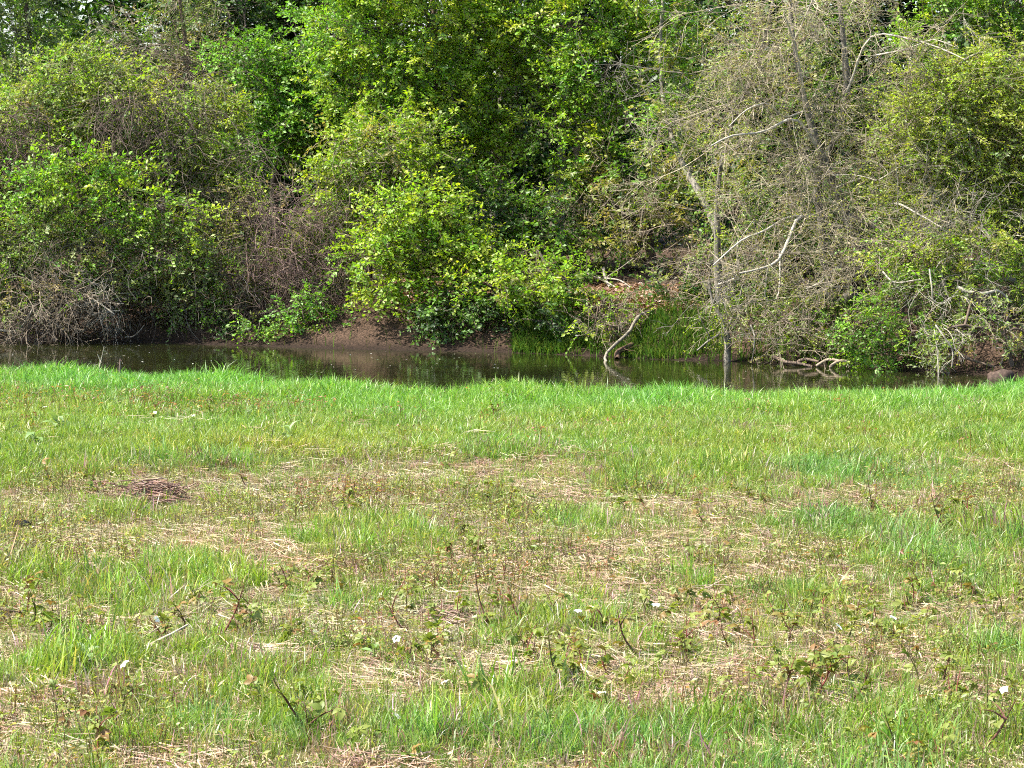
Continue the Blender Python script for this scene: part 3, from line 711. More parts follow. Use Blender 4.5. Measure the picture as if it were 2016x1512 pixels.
plant('understory_shrub', 'added dark shrubs filling the shaded void at the foot of the viny mound', 'shrub',
      [(40, 560, 120, 60), (200, 590, 120, 60), (360, 600, 110, 60), (480, 590, 90, 70), (600, 620, 80, 50), (-140, 560, 120, 80), (700, 600, 80, 60)], 37.2, [('dark', 2), ('mid', .5)], dens=6)  # added dark foliage, keeps the hollow black where only shade belongs
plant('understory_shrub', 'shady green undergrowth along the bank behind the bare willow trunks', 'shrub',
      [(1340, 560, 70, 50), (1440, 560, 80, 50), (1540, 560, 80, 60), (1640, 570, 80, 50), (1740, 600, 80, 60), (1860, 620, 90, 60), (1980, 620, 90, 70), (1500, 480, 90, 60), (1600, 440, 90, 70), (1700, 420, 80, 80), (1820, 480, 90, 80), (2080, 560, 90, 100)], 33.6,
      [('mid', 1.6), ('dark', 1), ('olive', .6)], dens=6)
# left mass
plant('vine_thicket', 'big rounded mound of tangled vines at the left edge', 'thicket',
      [(70, 230, 130, 90), (230, 215, 150, 85), (390, 270, 110, 90), (60, 390, 130, 100), (250, 380, 150, 100), (420, 400, 100, 100), (130, 150, 110, 50), (-130, 330, 150, 170), (450, 250, 50, 50)], 36.6,
      [('yellow', 2.2), ('grey', 1.6), ('bright', 1.2), ('olive', 1.3)], [[(250, 660, 36.8, 8), (240, 420, 36.9, 7), (220, 200, 36.9, 5)], [(90, 650, 36.9, 7), (60, 400, 37, 5), (50, 220, 37, 4)]],
      dens=12, nspray=6, nleaf=9, leafL=.052, spray=.26, twig='tan', bark='dark',
      vines=[(0, 100, 220, 330, 35.6, 420, .8, 'purple'), (180, 420, 140, 330, 35.9, 650, .8, 'tan'), (300, 520, 260, 480, 35.9, 550, .8, 'tan'), (190, 330, 180, 270, 35.6, 260, .7, 'purple'),
             (0, 480, 330, 520, 35.9, 600, .9, 'tan'), (-260, 0, 150, 560, 35.9, 400, .9, 'tan')])
plant('leafy_shrub', 'fresh green leafy shrub growing through the viny mound', 'shrub',
      [(100, 330, 55, 40), (170, 340, 55, 30), (60, 385, 40, 45), (230, 310, 45, 22), (140, 400, 70, 30), (330, 410, 40, 30), (380, 440, 40, 30), (240, 370, 60, 25), (265, 455, 30, 20), (20, 530, 35, 25)], 35.0,
      [('bright', 2.4), ('fresh', .8), ('yellow', 1)], [[(170, 650, 36.2, 6), (165, 450, 35.6, 5), (150, 340, 35.3, 4)]], dens=7, leafL=.062, spray=.32)
plant('leafy_shrub', 'pale grey green shrub below the viny mound, hanging over dark water', 'shrub',
      [(60, 470, 100, 50), (170, 500, 110, 50), (330, 500, 100, 60), (420, 530, 70, 60), (280, 560, 90, 40), (380, 600, 60, 30), (-100, 480, 110, 80)], 35.3,
      [('grey', 2), ('olive', 1.3), ('bright', 1.3)], [[(275, 668, 35.8, 6), (280, 600, 35.6, 5), (300, 500, 35.5, 4)]], dens=12, nleaf=9, leafL=.047, spray=.28, twig='tan',
      vines=[(20, 480, 440, 600, 35.1, 520, .75, 'grey'), (60, 480, 570, 640, 35.5, 420, .5, 'tan')],
      bare=[(250, 480, 35.2, 110, 60, 10, 'grey', .6, .12), (100, 540, 35.2, 90, 40, 10, 'tan', .6, .1)])
plant('dry_shrub', 'dry straw coloured branches drooping to the creek in the left corner', 'shrub',
      [(120, 575, 80, 18), (40, 590, 60, 22), (30, 610, 30, 18)], 34.9, [('tan', 1.6), ('olive', 1.2), ('bright', .5)], [], dens=8, nleaf=7, leafL=.04, twig='tan',
      bare=[(110, 585, 34.7, 90, 16, 36, 'tan', .55, .1), (200, 600, 34.8, 60, 20, 14, 'pale', .5, .16), (60, 630, 34.9, 60, 18, 18, 'tan', .5, .12), (70, 655, 35.2, 30, 8, 14, 'purple', .25, 0)])

# centre left
plant('broadleaf_shrub', 'yellow green shrub sloping down from the centre trees to the creek', 'shrub',
      [(740, 290, 90, 60), (690, 350, 70, 60), (790, 350, 70, 60), (650, 430, 60, 50), (740, 420, 70, 50), (700, 490, 60, 50), (780, 260, 60, 40), (830, 300, 50, 60), (610, 480, 50, 40), (640, 560, 60, 40)], 35.8,
      [('yellow', 2.4), ('bright', 1.2), ('olive', .8)], [[(720, 660, 36, 7), (735, 450, 36, 6), (745, 300, 36, 5)]], dens=9.5, leafL=.058, twig='tan',
      vines=[(640, 800, 280, 560, 35.1, 380, .6, 'tan')])
plant('twig_thicket', 'reddish brown leafless twig tangle left of the yellow green shrub', 'thicket',
      [(560, 430, 70, 40), (520, 520, 60, 50), (600, 520, 70, 50), (500, 600, 60, 35), (480, 420, 40, 60)], 35.6, [('olive', 1.5), ('yellow', 1), ('tan', .8)],
      [[(540, 672, 35.6, 6), (530, 560, 35.6, 5)]], dens=9, nleaf=7, leafL=.045, twig='purple',
      bare=[(560, 420, 35.2, 70, 40, 22, 'purple', .6, .06), (590, 500, 35.0, 80, 50, 36, 'purple', .6, .06), (510, 560, 35.1, 60, 60, 20, 'brown', .6, .06), (640, 560, 35.0, 50, 40, 14, 'purple', .5, .06)],
      vines=[(470, 690, 380, 580, 34.9, 620, .55, 'purple')])
plant('waterside_shrub', 'light green tufts at the waterline under the brown twig tangle', 'shrub',
      [(570, 605, 50, 30), (610, 590, 35, 25), (670, 632, 36, 18), (500, 650, 30, 20), (560, 645, 40, 18), (720, 640, 30, 16)], 34.6, [('fresh', 1.5), ('bright', 1.5), ('olive', .5)],
      [[(600, 680, 34.8, 4), (590, 620, 34.7, 3)]], dens=9, nleaf=10, leafL=.05, spray=.22, vines=[(480, 780, 620, 665, 34.6, 160, .35, 'tan')])
plant('waterside_shrub', 'dark leafy fringe with dangling stems along the muddy waterline left of centre', 'shrub',
      [(490, 640, 50, 30), (540, 660, 40, 18), (610, 655, 50, 22), (740, 650, 50, 28), (790, 620, 45, 35), (820, 660, 40, 20), (690, 610, 50, 30), (430, 650, 40, 22)], 35.0,
      [('mid', 1.6), ('dark', 1.6), ('olive', .7)], dens=8, nleaf=8, leafL=.05, spray=.24, vines=[(420, 850, 600, 660, 34.8, 420, .4, 'brown')])
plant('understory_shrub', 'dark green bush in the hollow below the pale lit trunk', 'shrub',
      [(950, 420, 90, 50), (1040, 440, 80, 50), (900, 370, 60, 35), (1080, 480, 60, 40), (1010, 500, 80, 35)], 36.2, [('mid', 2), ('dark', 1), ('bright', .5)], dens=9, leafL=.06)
plant('broadleaf_shrub', 'brilliant yellow green shrub leaning over the creek at the centre', 'shrub',
      [(820, 420, 90, 40), (760, 470, 60, 35), (890, 460, 70, 35), (720, 520, 45, 30), (830, 500, 60, 40, 34.4, 'olive'), (940, 510, 70, 40), (880, 540, 60, 35), (1010, 530, 60, 35), (780, 560, 60, 40), (1090, 545, 60, 25, 33.6), (960, 560, 60, 25, 33.4), (1130, 555, 45, 16, 33.2), (1050, 560, 50, 16, 33.4), (860, 395, 50, 25)], 34.2,
      [('yellow', 3), ('bright', 1.6), ('olive', .3)], [[(930, 640, 34.9, 7), (905, 560, 34.7, 6), (870, 480, 34.5, 5)], [(925, 650, 34.9, 5), (985, 570, 34.7, 4), (1060, 530, 34.4, 3)]],
      dens=11, leafL=.06, spray=.3, twig='brown', bark='dark')
plant('waterside_shrub', 'deep green leaves coloured darker for shade, drooping to the water below the brilliant shrub', 'shrub',
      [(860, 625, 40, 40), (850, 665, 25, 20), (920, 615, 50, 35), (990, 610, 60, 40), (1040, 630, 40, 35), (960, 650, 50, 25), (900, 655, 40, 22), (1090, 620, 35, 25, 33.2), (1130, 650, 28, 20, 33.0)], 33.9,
      [('mid', 2), ('dark', 2)], [[(950, 690, 34.3, 5), (950, 640, 34.2, 4)]], dens=10, leafL=.055, bark='dark')  # dark palette puts the shade under the shrub into the leaf colour

# right: willow and shrubs
plant('leafy_shrub', 'sparse shrub with bright leaf tufts beside the pale curved log', 'shrub',
      [(1180, 605, 22, 22), (1205, 640, 30, 28), (1170, 650, 20, 20), (1230, 655, 25, 22), (1215, 600, 20, 18)], 32.7, [('yellow', 2), ('bright', 1)],
      [[(1200, 700, 32.9, 3), (1195, 640, 32.8, 2)]], dens=9, nspray=3, nleaf=6, leafL=.05, spray=.2, twig='tan', leaf_prob=.8,
      bare=[(1200, 640, 32.6, 40, 35, 9, 'tan', .4, .02)])
plant('broadleaf_shrub', 'yellow leaved sapling scrub in front of the grey willow trunk', 'shrub',
      [(1300, 620, 40, 25), (1360, 610, 40, 30), (1390, 480, 40, 50), (1350, 580, 40, 25), (1400, 560, 40, 40), (1440, 580, 40, 40)], 33.4, [('olive', 1.5), ('yellow', 1.2), ('tan', .4)],
      [[(1395, 660, 33.4, 4), (1392, 520, 33.4, 3)]], dens=5, nspray=4, nleaf=7, leafL=.045, spray=.24, twig='tan',
      bare=[(1400, 540, 33.2, 60, 70, 26, 'tan', .6, .04), (1330, 600, 33.2, 60, 30, 16, 'tan', .5, .06)])

def willow():
    d = 32.2
    foot = at(1650, 640, d); foot[2] = gz(foot[0], foot[1])
    e = link('bare_willow', None, loc=foot, label='large half dead grey willow with bare tangled twigs', category='tree')
    TR = [[(1650, 640, d, 17), (1668, 595, d, 15), (1694, 545, d, 14), (1692, 480, d, 13), (1668, 430, d, 11), (1645, 370, d, 10), (1615, 300, d, 8), (1585, 200, d, 6), (1560, 60, d, 4), (1555, -60, d, 3)],
          [(1420, 670, d + .6, 8), (1415, 560, d + .6, 8), (1412, 460, d + .6, 7), (1412, 380, d + .6, 5), (1440, 250, d + .5, 3.5), (1500, 100, d + .2, 4), (1530, -40, d + .2, 3)],
          [(1640, 640, d + .2, 9), (1622, 520, d + .2, 8), (1618, 430, d + .2, 9), (1606, 370, d + .2, 8), (1640, 280, d + .2, 6), (1668, 180, d + .2, 7), (1664, 120, d + .2, 6), (1650, -20, d + .2, 4)],
          [(1668, 430, d, 8), (1720, 440, d - .4, 8), (1775, 480, d - .8, 7), (1830, 500, d - 1.1, 5), (1900, 490, d - 1.3, 3)]]
    limbs = []
    for t in TR:
        a = np.array([np.concatenate([at(q[0], q[1], q[2]), [q[3] * q[2] / F]]) for q in t])
        z = gz(a[0, 0], a[0, 1])
        if t[0][1] > 600: a[0, 2] = z - .08
        rs = resample(a, 18); ts = Soup(); tubes(rs[None, :, :3], rs[None, :, 3], np.array(TW['grey'])[None] * .75, 10, ts, .22)
        link('trunk', ts.mesh('trunk', M_BARK, foot, True), e); limbs.append(rs)
    BR = [  # bare pale boughs, traced, tip last: (px, py, d) with radius in px at the start
        ([(1600, 425, 32), (1568, 432, 31.7), (1550, 470, 31.5), (1525, 515, 31.4), (1490, 528, 31.3), (1450, 536, 31.2)], 6),
        ([(1535, 495, 31.4), (1532, 560, 31.3), (1525, 588, 31.3), (1505, 590, 31.3), (1503, 560, 31.3), (1506, 525, 31.3)], 2.6),
        ([(1600, 425, 32), (1550, 428, 31.8), (1500, 455, 31.6), (1460, 470, 31.4), (1400, 520, 31.3)], 4),
        ([(1660, 520, 32), (1635, 535, 31.8), (1610, 555, 31.6), (1580, 567, 31.5)], 5),
        ([(1675, 565, 32), (1630, 566, 31.8), (1600, 575, 31.7), (1580, 582, 31.6)], 3.5),
        ([(1615, 300, 32), (1560, 235, 31.8), (1500, 260, 31.6), (1430, 270, 31.4), (1395, 288, 31.3)], 5),
        ([(1580, 220, 32), (1540, 230, 31.8), (1510, 205, 31.7), (1470, 215, 31.6), (1430, 250, 31.5)], 3),
        ([(1585, 200, 32), (1560, 90, 31.8), (1540, 35, 31.7)], 5), ([(1560, 90, 31.9), (1580, 40, 31.8), (1600, -10, 31.8)], 4),
        ([(1668, 180, 32), (1720, 70, 31.8), (1790, 80, 31.6), (1850, 100, 31.4), (1890, 120, 31.3)], 3.5),
        ([(1720, 110, 31.9), (1790, 95, 31.7), (1830, 80, 31.6), (1870, 95, 31.5)], 2.8),
        ([(1645, 370, 32), (1700, 350, 31.8), (1720, 355, 31.6), (1760, 330, 31.4)], 3),
        ([(1620, 345, 32), (1680, 345, 31.7), (1710, 352, 31.5)], 2.5),
        ([(1720, 440, 31.8), (1760, 400, 31.3), (1800, 420, 31), (1850, 450, 30.8)], 4),
        ([(1415, 560, 32.4), (1450, 540, 32), (1450, 480, 31.8), (1480, 430, 31.6)], 3)]
    bs, out = Soup(), []
    for pts, r in BR:
        a = np.array([at(*p) for p in pts]); rs = resample(a, 12); rr = np.linspace(r, max(1.2, r * .4), 12) * .75 * d / F
        tubes(rs[None] + np.array([0, -.35, 0]) * np.linspace(0, 1, 12)[None, :, None], rr[None], np.array([[.40, .36, .29]]), 6, bs, .1)
        for i in range(2, 12):
            if rng.random() < .8: grow(rs[i], unit(rng.standard_normal(3) + [0, -.4, .1]), .5 * (.6 + .8 * rng.random()), .006, 0, out, (5, 4), .8, .03, .2, .55, .002)
    for rs in limbs:
        for i in range(5, 18):
            for _ in range(1 + (i % 2)): grow(rs[i, :3], unit(rng.standard_normal(3) + [-.2, -.4, .25]), 1.0 * (.6 + .7 * rng.random()), .0075, 0, out, (6, 5, 2), .62, .0, .13, .55, .002)
    for (px, py, rx, ry, n) in [(1480, 80, 70, 80, 16), (1540, 250, 100, 100, 24), (1450, 330, 70, 90, 18), (1650, 300, 90, 90, 26), (1680, 380, 70, 60, 22), (1560, 400, 110, 60, 24),
                                (1500, 470, 90, 50, 20), (1580, 500, 90, 50, 22), (1460, 560, 70, 60, 16), (1640, 120, 70, 80, 16), (1720, 250, 50, 90, 12), (1700, 600, 50, 50, 10)]:
        for _ in range(int(n * .22)):
            s = at(px + rng.normal(0, rx * .6), py + rng.normal(0, ry * .6), 31.9 + rng.normal(0, .4))
            grow(s, unit(rng.standard_normal(3) + [-.1, -.3, .1]), .8 * (.6 + .7 * rng.random()), .006, 0, out, (6, 4), .6, .02, .14, .55, .002)
    tubes_of(out, (.33, .28, .2), bs, .3)
    link('branches', bs.mesh('branches', M_TWIG, foot), e)
    ls = Scatter()
    tips = np.array([o[0][-1] for o in out if o[2] >= 1]); tips = tips[rng.random(len(tips)) < .6]
    ls.add(tips, aim(rng.standard_normal(tips.shape) + [0, -.2, .3]), rng.uniform(.35, .7, len(tips)), pal(PAL['willow'] + PAL['tan'] + PAL['olive'], len(tips)))
    B = px_blobs([(1640, 200, 50, 60), (1590, 300, 60, 40), (1720, 160, 60, 50), (1460, 120, 60, 60), (1500, 20, 70, 40), (1760, 200, 50, 60), (1700, 260, 50, 50), (1420, 300, 50, 60), (1400, 430, 50, 60), (1470, 400, 60, 50), (1520, 560, 60, 40), (1620, 600, 60, 40), (1700, 480, 40, 50), (1560, 140, 60, 50)], 32.6)
    for b in B:
        p, v = blob_points(b, 6)
        if len(p): ls.add(np.repeat(p, 4, 0) + rng.normal(0, .06, (len(p) * 4, 3)), aim(rng.standard_normal((len(p) * 4, 3)) + [0, -.3, .2]), rng.uniform(.8, 1.3, len(p) * 4), np.repeat(pal(PAL['willow'] + PAL['grey'], len(p)), 4, 0))
    ls.build('crown', spray_nodes(7, .042, .22, .2, 'tan', .45, .0025), e, foot, [M_SPRAY, M_TWIG], kind='stuff')
willow()

plant('understory_shrub', 'shaded green shrub behind the bare willow, filling its gaps', 'shrub',
      [(1450, 420, 70, 70), (1560, 180, 80, 80), (1500, 300, 80, 80), (1620, 60, 80, 70), (1580, 600, 80, 40), (1740, 300, 60, 100), (1680, 500, 60, 60), (1430, 120, 60, 100), (1750, 160, 60, 60)], 34.2,
      [('mid', 1.5), ('olive', 1.5), ('grey', .8)], [[(1560, 660, 34.2, 7), (1560, 400, 34.2, 5), (1550, 150, 34.2, 4)]], dens=5.5, leafL=.055)
plant('willow_tree', 'feathery yellow green willow filling the right edge', 'tree',
      [(1850, 240, 100, 70), (1950, 190, 90, 80), (1800, 330, 70, 60), (1900, 340, 90, 70), (1990, 300, 80, 90), (2080, 260, 110, 150), (1960, 420, 90, 50), (1780, 420, 60, 35), (2060, 460, 90, 80), (1830, 170, 70, 40), (1990, 120, 70, 50)], 31.4,
      [('willow', 3), ('yellow', 1.2), ('grey', .8)], [[(2040, 690, 31, 10), (1990, 540, 31.2, 9), (1950, 400, 31.4, 7), (1900, 250, 31.5, 5), (1870, 140, 31.5, 3)], [(2000, 560, 31.1, 6), (1950, 550, 30.8, 5), (1900, 560, 30.6, 4), (1850, 545, 30.4, 3)]],
      dens=14, nspray=6, nleaf=13, leafL=.048, spray=.34, aspect=.42, twig='tan', bark='grey',
      bare=[(1850, 440, 30.9, 90, 60, 14, 'grey', .7, .06), (1780, 200, 31, 60, 60, 8, 'tan', .7, 0), (1930, 460, 30.8, 80, 40, 8, 'pale', .6, .06)])
plant('waterside_shrub', 'leafy bank shrub with flat yellow sprays right of the leaning willow trunk', 'shrub',
      [(1750, 520, 50, 40), (1830, 500, 80, 25, 30.6, 'willow'), (1920, 510, 80, 30), (1760, 590, 50, 40), (1850, 560, 80, 40), (1960, 560, 60, 50), (2060, 580, 70, 60), (1990, 480, 60, 20, 30.4, 'willow')], 30.5,
      [('bright', 1.3), ('grey', 1.6), ('willow', 1.4), ('mid', .5)], [[(1770, 712, 30.6, 6), (1775, 620, 30.6, 5), (1800, 540, 30.6, 4)]], dens=11, nleaf=11, leafL=.047, spray=.3, twig='tan',
      bare=[(1850, 560, 30, 60, 30, 6, 'pale', .4, .14), (1900, 540, 30, 60, 30, 6, 'grey', .4, .1)])
plant('waterside_shrub', 'round leafed green bush touching the water right of the exposed roots', 'shrub',
      [(1720, 660, 50, 45), (1770, 690, 45, 28), (1700, 700, 30, 18), (1680, 640, 40, 35), (1810, 650, 50, 30)], 30.1,
      [('mid', 1.5), ('fresh', 1), ('bright', 1)], [[(1740, 730, 30.4, 4), (1735, 670, 30.3, 3)]], dens=11, nleaf=10, leafL=.045, spray=.22)
plant('waterside_shrub', 'drooping pale sprays dipping to the water beside the black hollow', 'shrub',
      [(1840, 690, 40, 25), (1820, 715, 25, 14), (1880, 650, 30, 20), (1960, 640, 45, 30), (1985, 690, 40, 30), (2030, 670, 50, 50), (1930, 610, 50, 25)], 29.6,
      [('grey', 2), ('olive', 1.4), ('bright', .8)], [[(1995, 735, 29.5, 5), (1975, 660, 29.5, 4), (1900, 640, 29.5, 3)]], dens=8, nleaf=9, leafL=.04, spray=.22, twig='pale',
      bare=[(1850, 660, 29.4, 40, 20, 4, 'pale', .3, .16), (1960, 640, 29.4, 40, 30, 4, 'tan', .3, .1)])
plant('waterside_shrub', 'low grey green scrub on the bank above the exposed roots', 'shrub',
      [(1540, 640, 50, 40), (1600, 660, 60, 30), (1650, 640, 40, 30), (1480, 640, 40, 35), (1560, 690, 50, 16), (1630, 695, 50, 14)], 31.0,
      [('grey', 2), ('olive', 1.5), ('yellow', .5)], [[(1580, 715, 31.2, 4), (1580, 660, 31.1, 3)]], dens=8, nspray=4, nleaf=8, leafL=.038, spray=.2, twig='tan',
      bare=[(1560, 650, 30.8, 90, 40, 20, 'tan', .45, .04)])
plant('sapling', 'thin forked sapling standing at the water in front of the grey willow trunk', 'sapling',
      [(1420, 600, 50, 30), (1390, 640, 30, 20), (1460, 650, 25, 18)], 31.5, [('olive', 1), ('yellow', 1)],
      [[(1432, 714, 31.5, 7), (1432, 670, 31.5, 5), (1428, 640, 31.5, 4.5), (1405, 600, 31.5, 3), (1395, 550, 31.5, 1.5)],
       [(1430, 650, 31.5, 3.5), (1450, 610, 31.5, 2.5), (1462, 560, 31.5, 1.5)], [(1429, 655, 31.5, 2.6), (1400, 668, 31.4, 2), (1372, 690, 31.3, 1.4)]], dens=4, nspray=3, nleaf=6, leafL=.035, spray=.2, bark='grey', twig='grey',
      bare=[(1425, 600, 31.4, 50, 50, 14, 'grey', .45, .06)], limb_r=.006)

# ------------------------------------------------------------------ far bank: grass, litter, logs, roots
bg_ = Soup()
n = 26000; x = rng.uniform(.0, 4.2, n); t = rng.uniform(-.02, 1.5, n); y = yfar(x) + t
k = rng.random(n) < (.12 + .75 * sstep(.4, .65, fbm(x * 2, y * 2, 71))) * np.where(x > 3.2, .5, 1); x, y = x[k], y[k]
blades(bg_, x, y, .07 + .12 * rng.random(len(x)), .007 + .005 * rng.random(len(x)), pal([(.05, .11, .015), (.065, .13, .018), (.12, .16, .03), (.04, .085, .014)], len(x)), .9)  # blade greens darkened to stand in for the shrub's shade on the bank
n = 300; x = rng.uniform(-8, 8, n); y = yfar(x) + rng.uniform(-.02, .5, n)
blades(bg_, x, y, .08 + .14 * rng.random(n), .007 + .004 * rng.random(n), pal([(.06, .11, .02), (.09, .11, .03), (.08, .07, .04)], n), .8)
link('bank_grass', bg_.mesh('bank_grass', M_GRASS), kind='stuff', category='grass', label='rough green grass hanging on the far creek bank, darkened to look shaded')
lt = Soup()
n = 15000; x = rng.uniform(-1.6, 2.2, n); y = yfar(x) + 1.1 + 2.6 * rng.random(n)**1.5; P = np.stack([x, y, gz(x, y) + .006 + .012 * rng.random(n)], 1)
th = rng.uniform(0, 2 * np.pi, n)
leaf_quads(P, np.stack([np.cos(th), np.sin(th), rng.normal(0, .25, n)], 1), np.stack([rng.normal(0, .4, n), rng.normal(0, .4, n), 1 + 0 * th], 1), .04 + .05 * rng.random(n), .025 + .025 * rng.random(n),
           pal([(.3, .17, .11), (.22, .12, .075), (.38, .26, .18), (.16, .085, .055)], n), lt)
link('leaf_litter', lt.mesh('leaf_litter', M_STRAW), kind='stuff', category='leaf litter', label='brown fallen leaves on the bare earth ledge')
fl = Soup()
n = 700; x = rng.uniform(-8, 8, n); y = rng.uniform(22.5, 36, n); k = (y < yfar(x) - .1); x, y = x[k], y[k]; n = len(x)
th = rng.uniform(0, 2 * np.pi, n)
leaf_quads(np.stack([x, y, np.full(n, WATER_Z + .004)], 1), np.stack([np.cos(th), np.sin(th), 0 * th], 1), np.tile([0, 0, 1.], (n, 1)), .012 + .03 * rng.random(n)**3, .01 + .015 * rng.random(n)**2,
           pal([(.5, .48, .4), (.4, .4, .25), (.6, .6, .55)], n), fl, 0)
link('floating_flecks', fl.mesh('floating_flecks', M_STRAW), kind='stuff', category='flecks', label='pale specks of pollen and petals floating on the creek')

def stick(name, label, cat, pts, r, color, group=None, K=14, S=8, twigs=0, mat=None, tl=.3):
    """a single branch or log traced through (px, py, d) points; r in photo px, or (start, end)"""
    a = np.array([at(*p) for p in pts]); rs = resample(a, K); r0, r1 = (r, r * .5) if np.isscalar(r) else r
    d = pts[0][2]; so_ = Soup()
    o = rs[0]
    tubes(rs[None], np.linspace(r0, r1, K)[None] * d / F, np.array(color)[None], S, so_, .18)
    kw = dict(label=label, category=cat)
    if group: kw['group'] = group
    if not twigs: return link(name, so_.mesh(name, mat or M_BARK, o, True), loc=o, **kw)
    e = link(name, None, loc=o, **kw); link('stem', so_.mesh('stem', mat or M_BARK, o, True), e)
    for _ in range(twigs):
        out = []; i = rng.integers(3, K - 1); grow(rs[i], unit(rng.standard_normal(3) + [0, -.3, 0]), tl, .004 * min(1, tl / .2), 0, out, (), .8, .05, .2, .5, .002)
        ts = Soup(); tubes_of(out, color, ts); link('twig', ts.mesh('twig', M_TWIG, o), e)
    return e
stick('fallen_log', 'pale curved log dipping into the creek from the grassy bank', 'log',
      [(1195, 716, 31.6), (1191, 700, 31.8), (1203, 686, 31.95), (1218, 672, 32.1), (1240, 652, 32.3), (1250, 632, 32.5), (1262, 619, 32.7), (1282, 614, 32.9), (1300, 618, 33.2)], (2.8, 4.0), (.2, .175, .13), twigs=3)
stick('root_snag', 'small dark snag with broken stub under the curved log', 'snag', [(1215, 708, 31.9), (1218, 692, 32.1), (1235, 684, 32.2), (1248, 676, 32.5)], (6, 5), (.09, .055, .035), twigs=3)
for i, (p, r, c, lb) in enumerate([
    ([(1175, 545, 35.6), (1195, 556, 35.4), (1222, 572, 35.2)], 4, 'pale', 'thick bleached deadwood limb lying lowest on the earth ledge'),
    ([(1188, 528, 35.7), (1192, 548, 35.5), (1200, 565, 35.3)], 5, 'grey', 'upright grey deadwood stub on the earth ledge'),
    ([(1195, 548, 35.5), (1220, 552, 35.3), (1242, 566, 35.1)], 2.6, 'pale', 'slender bleached deadwood limb slanting right on the ledge'),
    ([(1195, 545, 35.5), (1225, 525, 35.2), (1248, 508, 35)], 1.5, 'pale', 'thin dead stick pointing up right from the ledge deadwood'),
    ([(1150, 535, 35.7), (1170, 545, 35.5), (1195, 552, 35.3)], 2.5, 'grey', 'grey dead limb at the left end of the ledge deadwood')]):
    stick('dead_limb', lb, 'deadwood', p, (r * .65, r * .45), TW[c], 'deadwood on the ledge')
# left corner branches over the water
for p, r, c, lb in [
    ([(0, 650, 35.0), (18, 652, 34.9), (30, 651, 34.8), (45, 640, 34.75), (58, 620, 34.7), (70, 597, 34.7)], 3, 'pale', 'pale forked branch rising off the water in the left corner'),
    ([(18, 642, 35.0), (30, 632, 34.9), (50, 626, 34.8)], 2, 'tan', 'tan arched twig above the pale forked branch'),
    ([(78, 575, 34.7), (80, 592, 34.6), (78, 635, 34.6)], 1.8, 'pale', 'thin twig hanging straight down near the left corner'),
    ([(165, 580, 34.7), (195, 597, 34.6), (225, 618, 34.5)], 3, 'pale', 'grey bough slanting down right into the black hollow'),
    ([(194, 598, 34.6), (196, 625, 34.5), (203, 648, 34.5), (206, 668, 34.6)], 1.8, 'tan', 'thin stem dropping from the slanting bough to the water'),
    ([(130, 637, 34.9), (150, 628, 34.8), (175, 624, 34.8), (192, 619, 34.8)], 1.8, 'tan', 'crooked twig lying across the black hollow'),
    ([(138, 664, 35.1), (148, 656, 35.0), (165, 650, 34.9), (170, 640, 34.9)], 1.8, 'tan', 'low forked twig over the waterline in the black hollow'),
    ([(246, 664, 35.0), (262, 662, 34.9), (278, 648, 34.8), (284, 640, 34.8)], 1.8, 'grey', 'curved root loop at the waterline left of the twig tangle')]:
    stick('dead_branch', lb, 'branch', p, (r * .75, r * .45), TW[c], 'bare branches over the dark left bank')
for p, r, c, lb in [
    ([(1738, 535, 30.3), (1762, 556, 30.1), (1800, 552, 30), (1816, 550, 30)], 2, 'pale', 'pale bowed branch at the upper left of the right bank shrub'),
    ([(1830, 530, 29.9), (1835, 570, 29.8), (1838, 592, 29.8), (1855, 598, 29.8), (1872, 585, 29.8)], 1.8, 'pale', 'hooked pale twig hanging in the right bank shrub'),
    ([(1885, 566, 29.9), (1910, 575, 29.8), (1935, 578, 29.8), (1965, 573, 29.9), (1990, 595, 30)], 4, 'pale', 'thick pale lichened branch lying across the right bank shrub'),
    ([(1842, 640, 29.3), (1860, 665, 29.2), (1875, 690, 29.2), (1874, 722, 29.2)], 1.8, 'pale', 'bent pale twig hanging before the black hollow on the right'),
    ([(1840, 650, 29.4), (1846, 700, 29.3), (1847, 760, 29.0)], 1.2, 'pale', 'straight thin twig hanging into the water on the right'),
    ([(1478, 640, 31.2), (1485, 660, 31.1), (1484, 690, 31.1), (1480, 712, 31.2)], 2, 'pale', 'lone pale upright stick right of the forked sapling')]:
    stick('bare_branch', lb, 'branch', p, (r, r * .55), TW[c], 'bare branches on the right bank', twigs=2)
for i, (p, lb) in enumerate([
    ([(1525, 702, 31.0), (1545, 712, 30.8), (1575, 716, 30.7), (1600, 722, 30.6)], 'dark root at the left end of the undercut bank'),
    ([(1608, 720, 30.6), (1630, 708, 30.5), (1655, 712, 30.4), (1672, 724, 30.3)], 'pale arched root in the middle of the undercut bank'),
    ([(1635, 722, 30.5), (1650, 712, 30.4), (1690, 716, 30.2)], 'root at the right end of the undercut bank'),
    ([(1560, 722, 30.8), (1580, 708, 30.7), (1612, 712, 30.6)], 'thin root crossing behind the dark one')]):
    stick('tree_root', lb, 'root', p, (4 if i != 1 else 3, 2.5), TW['brown' if i in (0, 3) else 'tan'], 'roots exposed along the waterline')
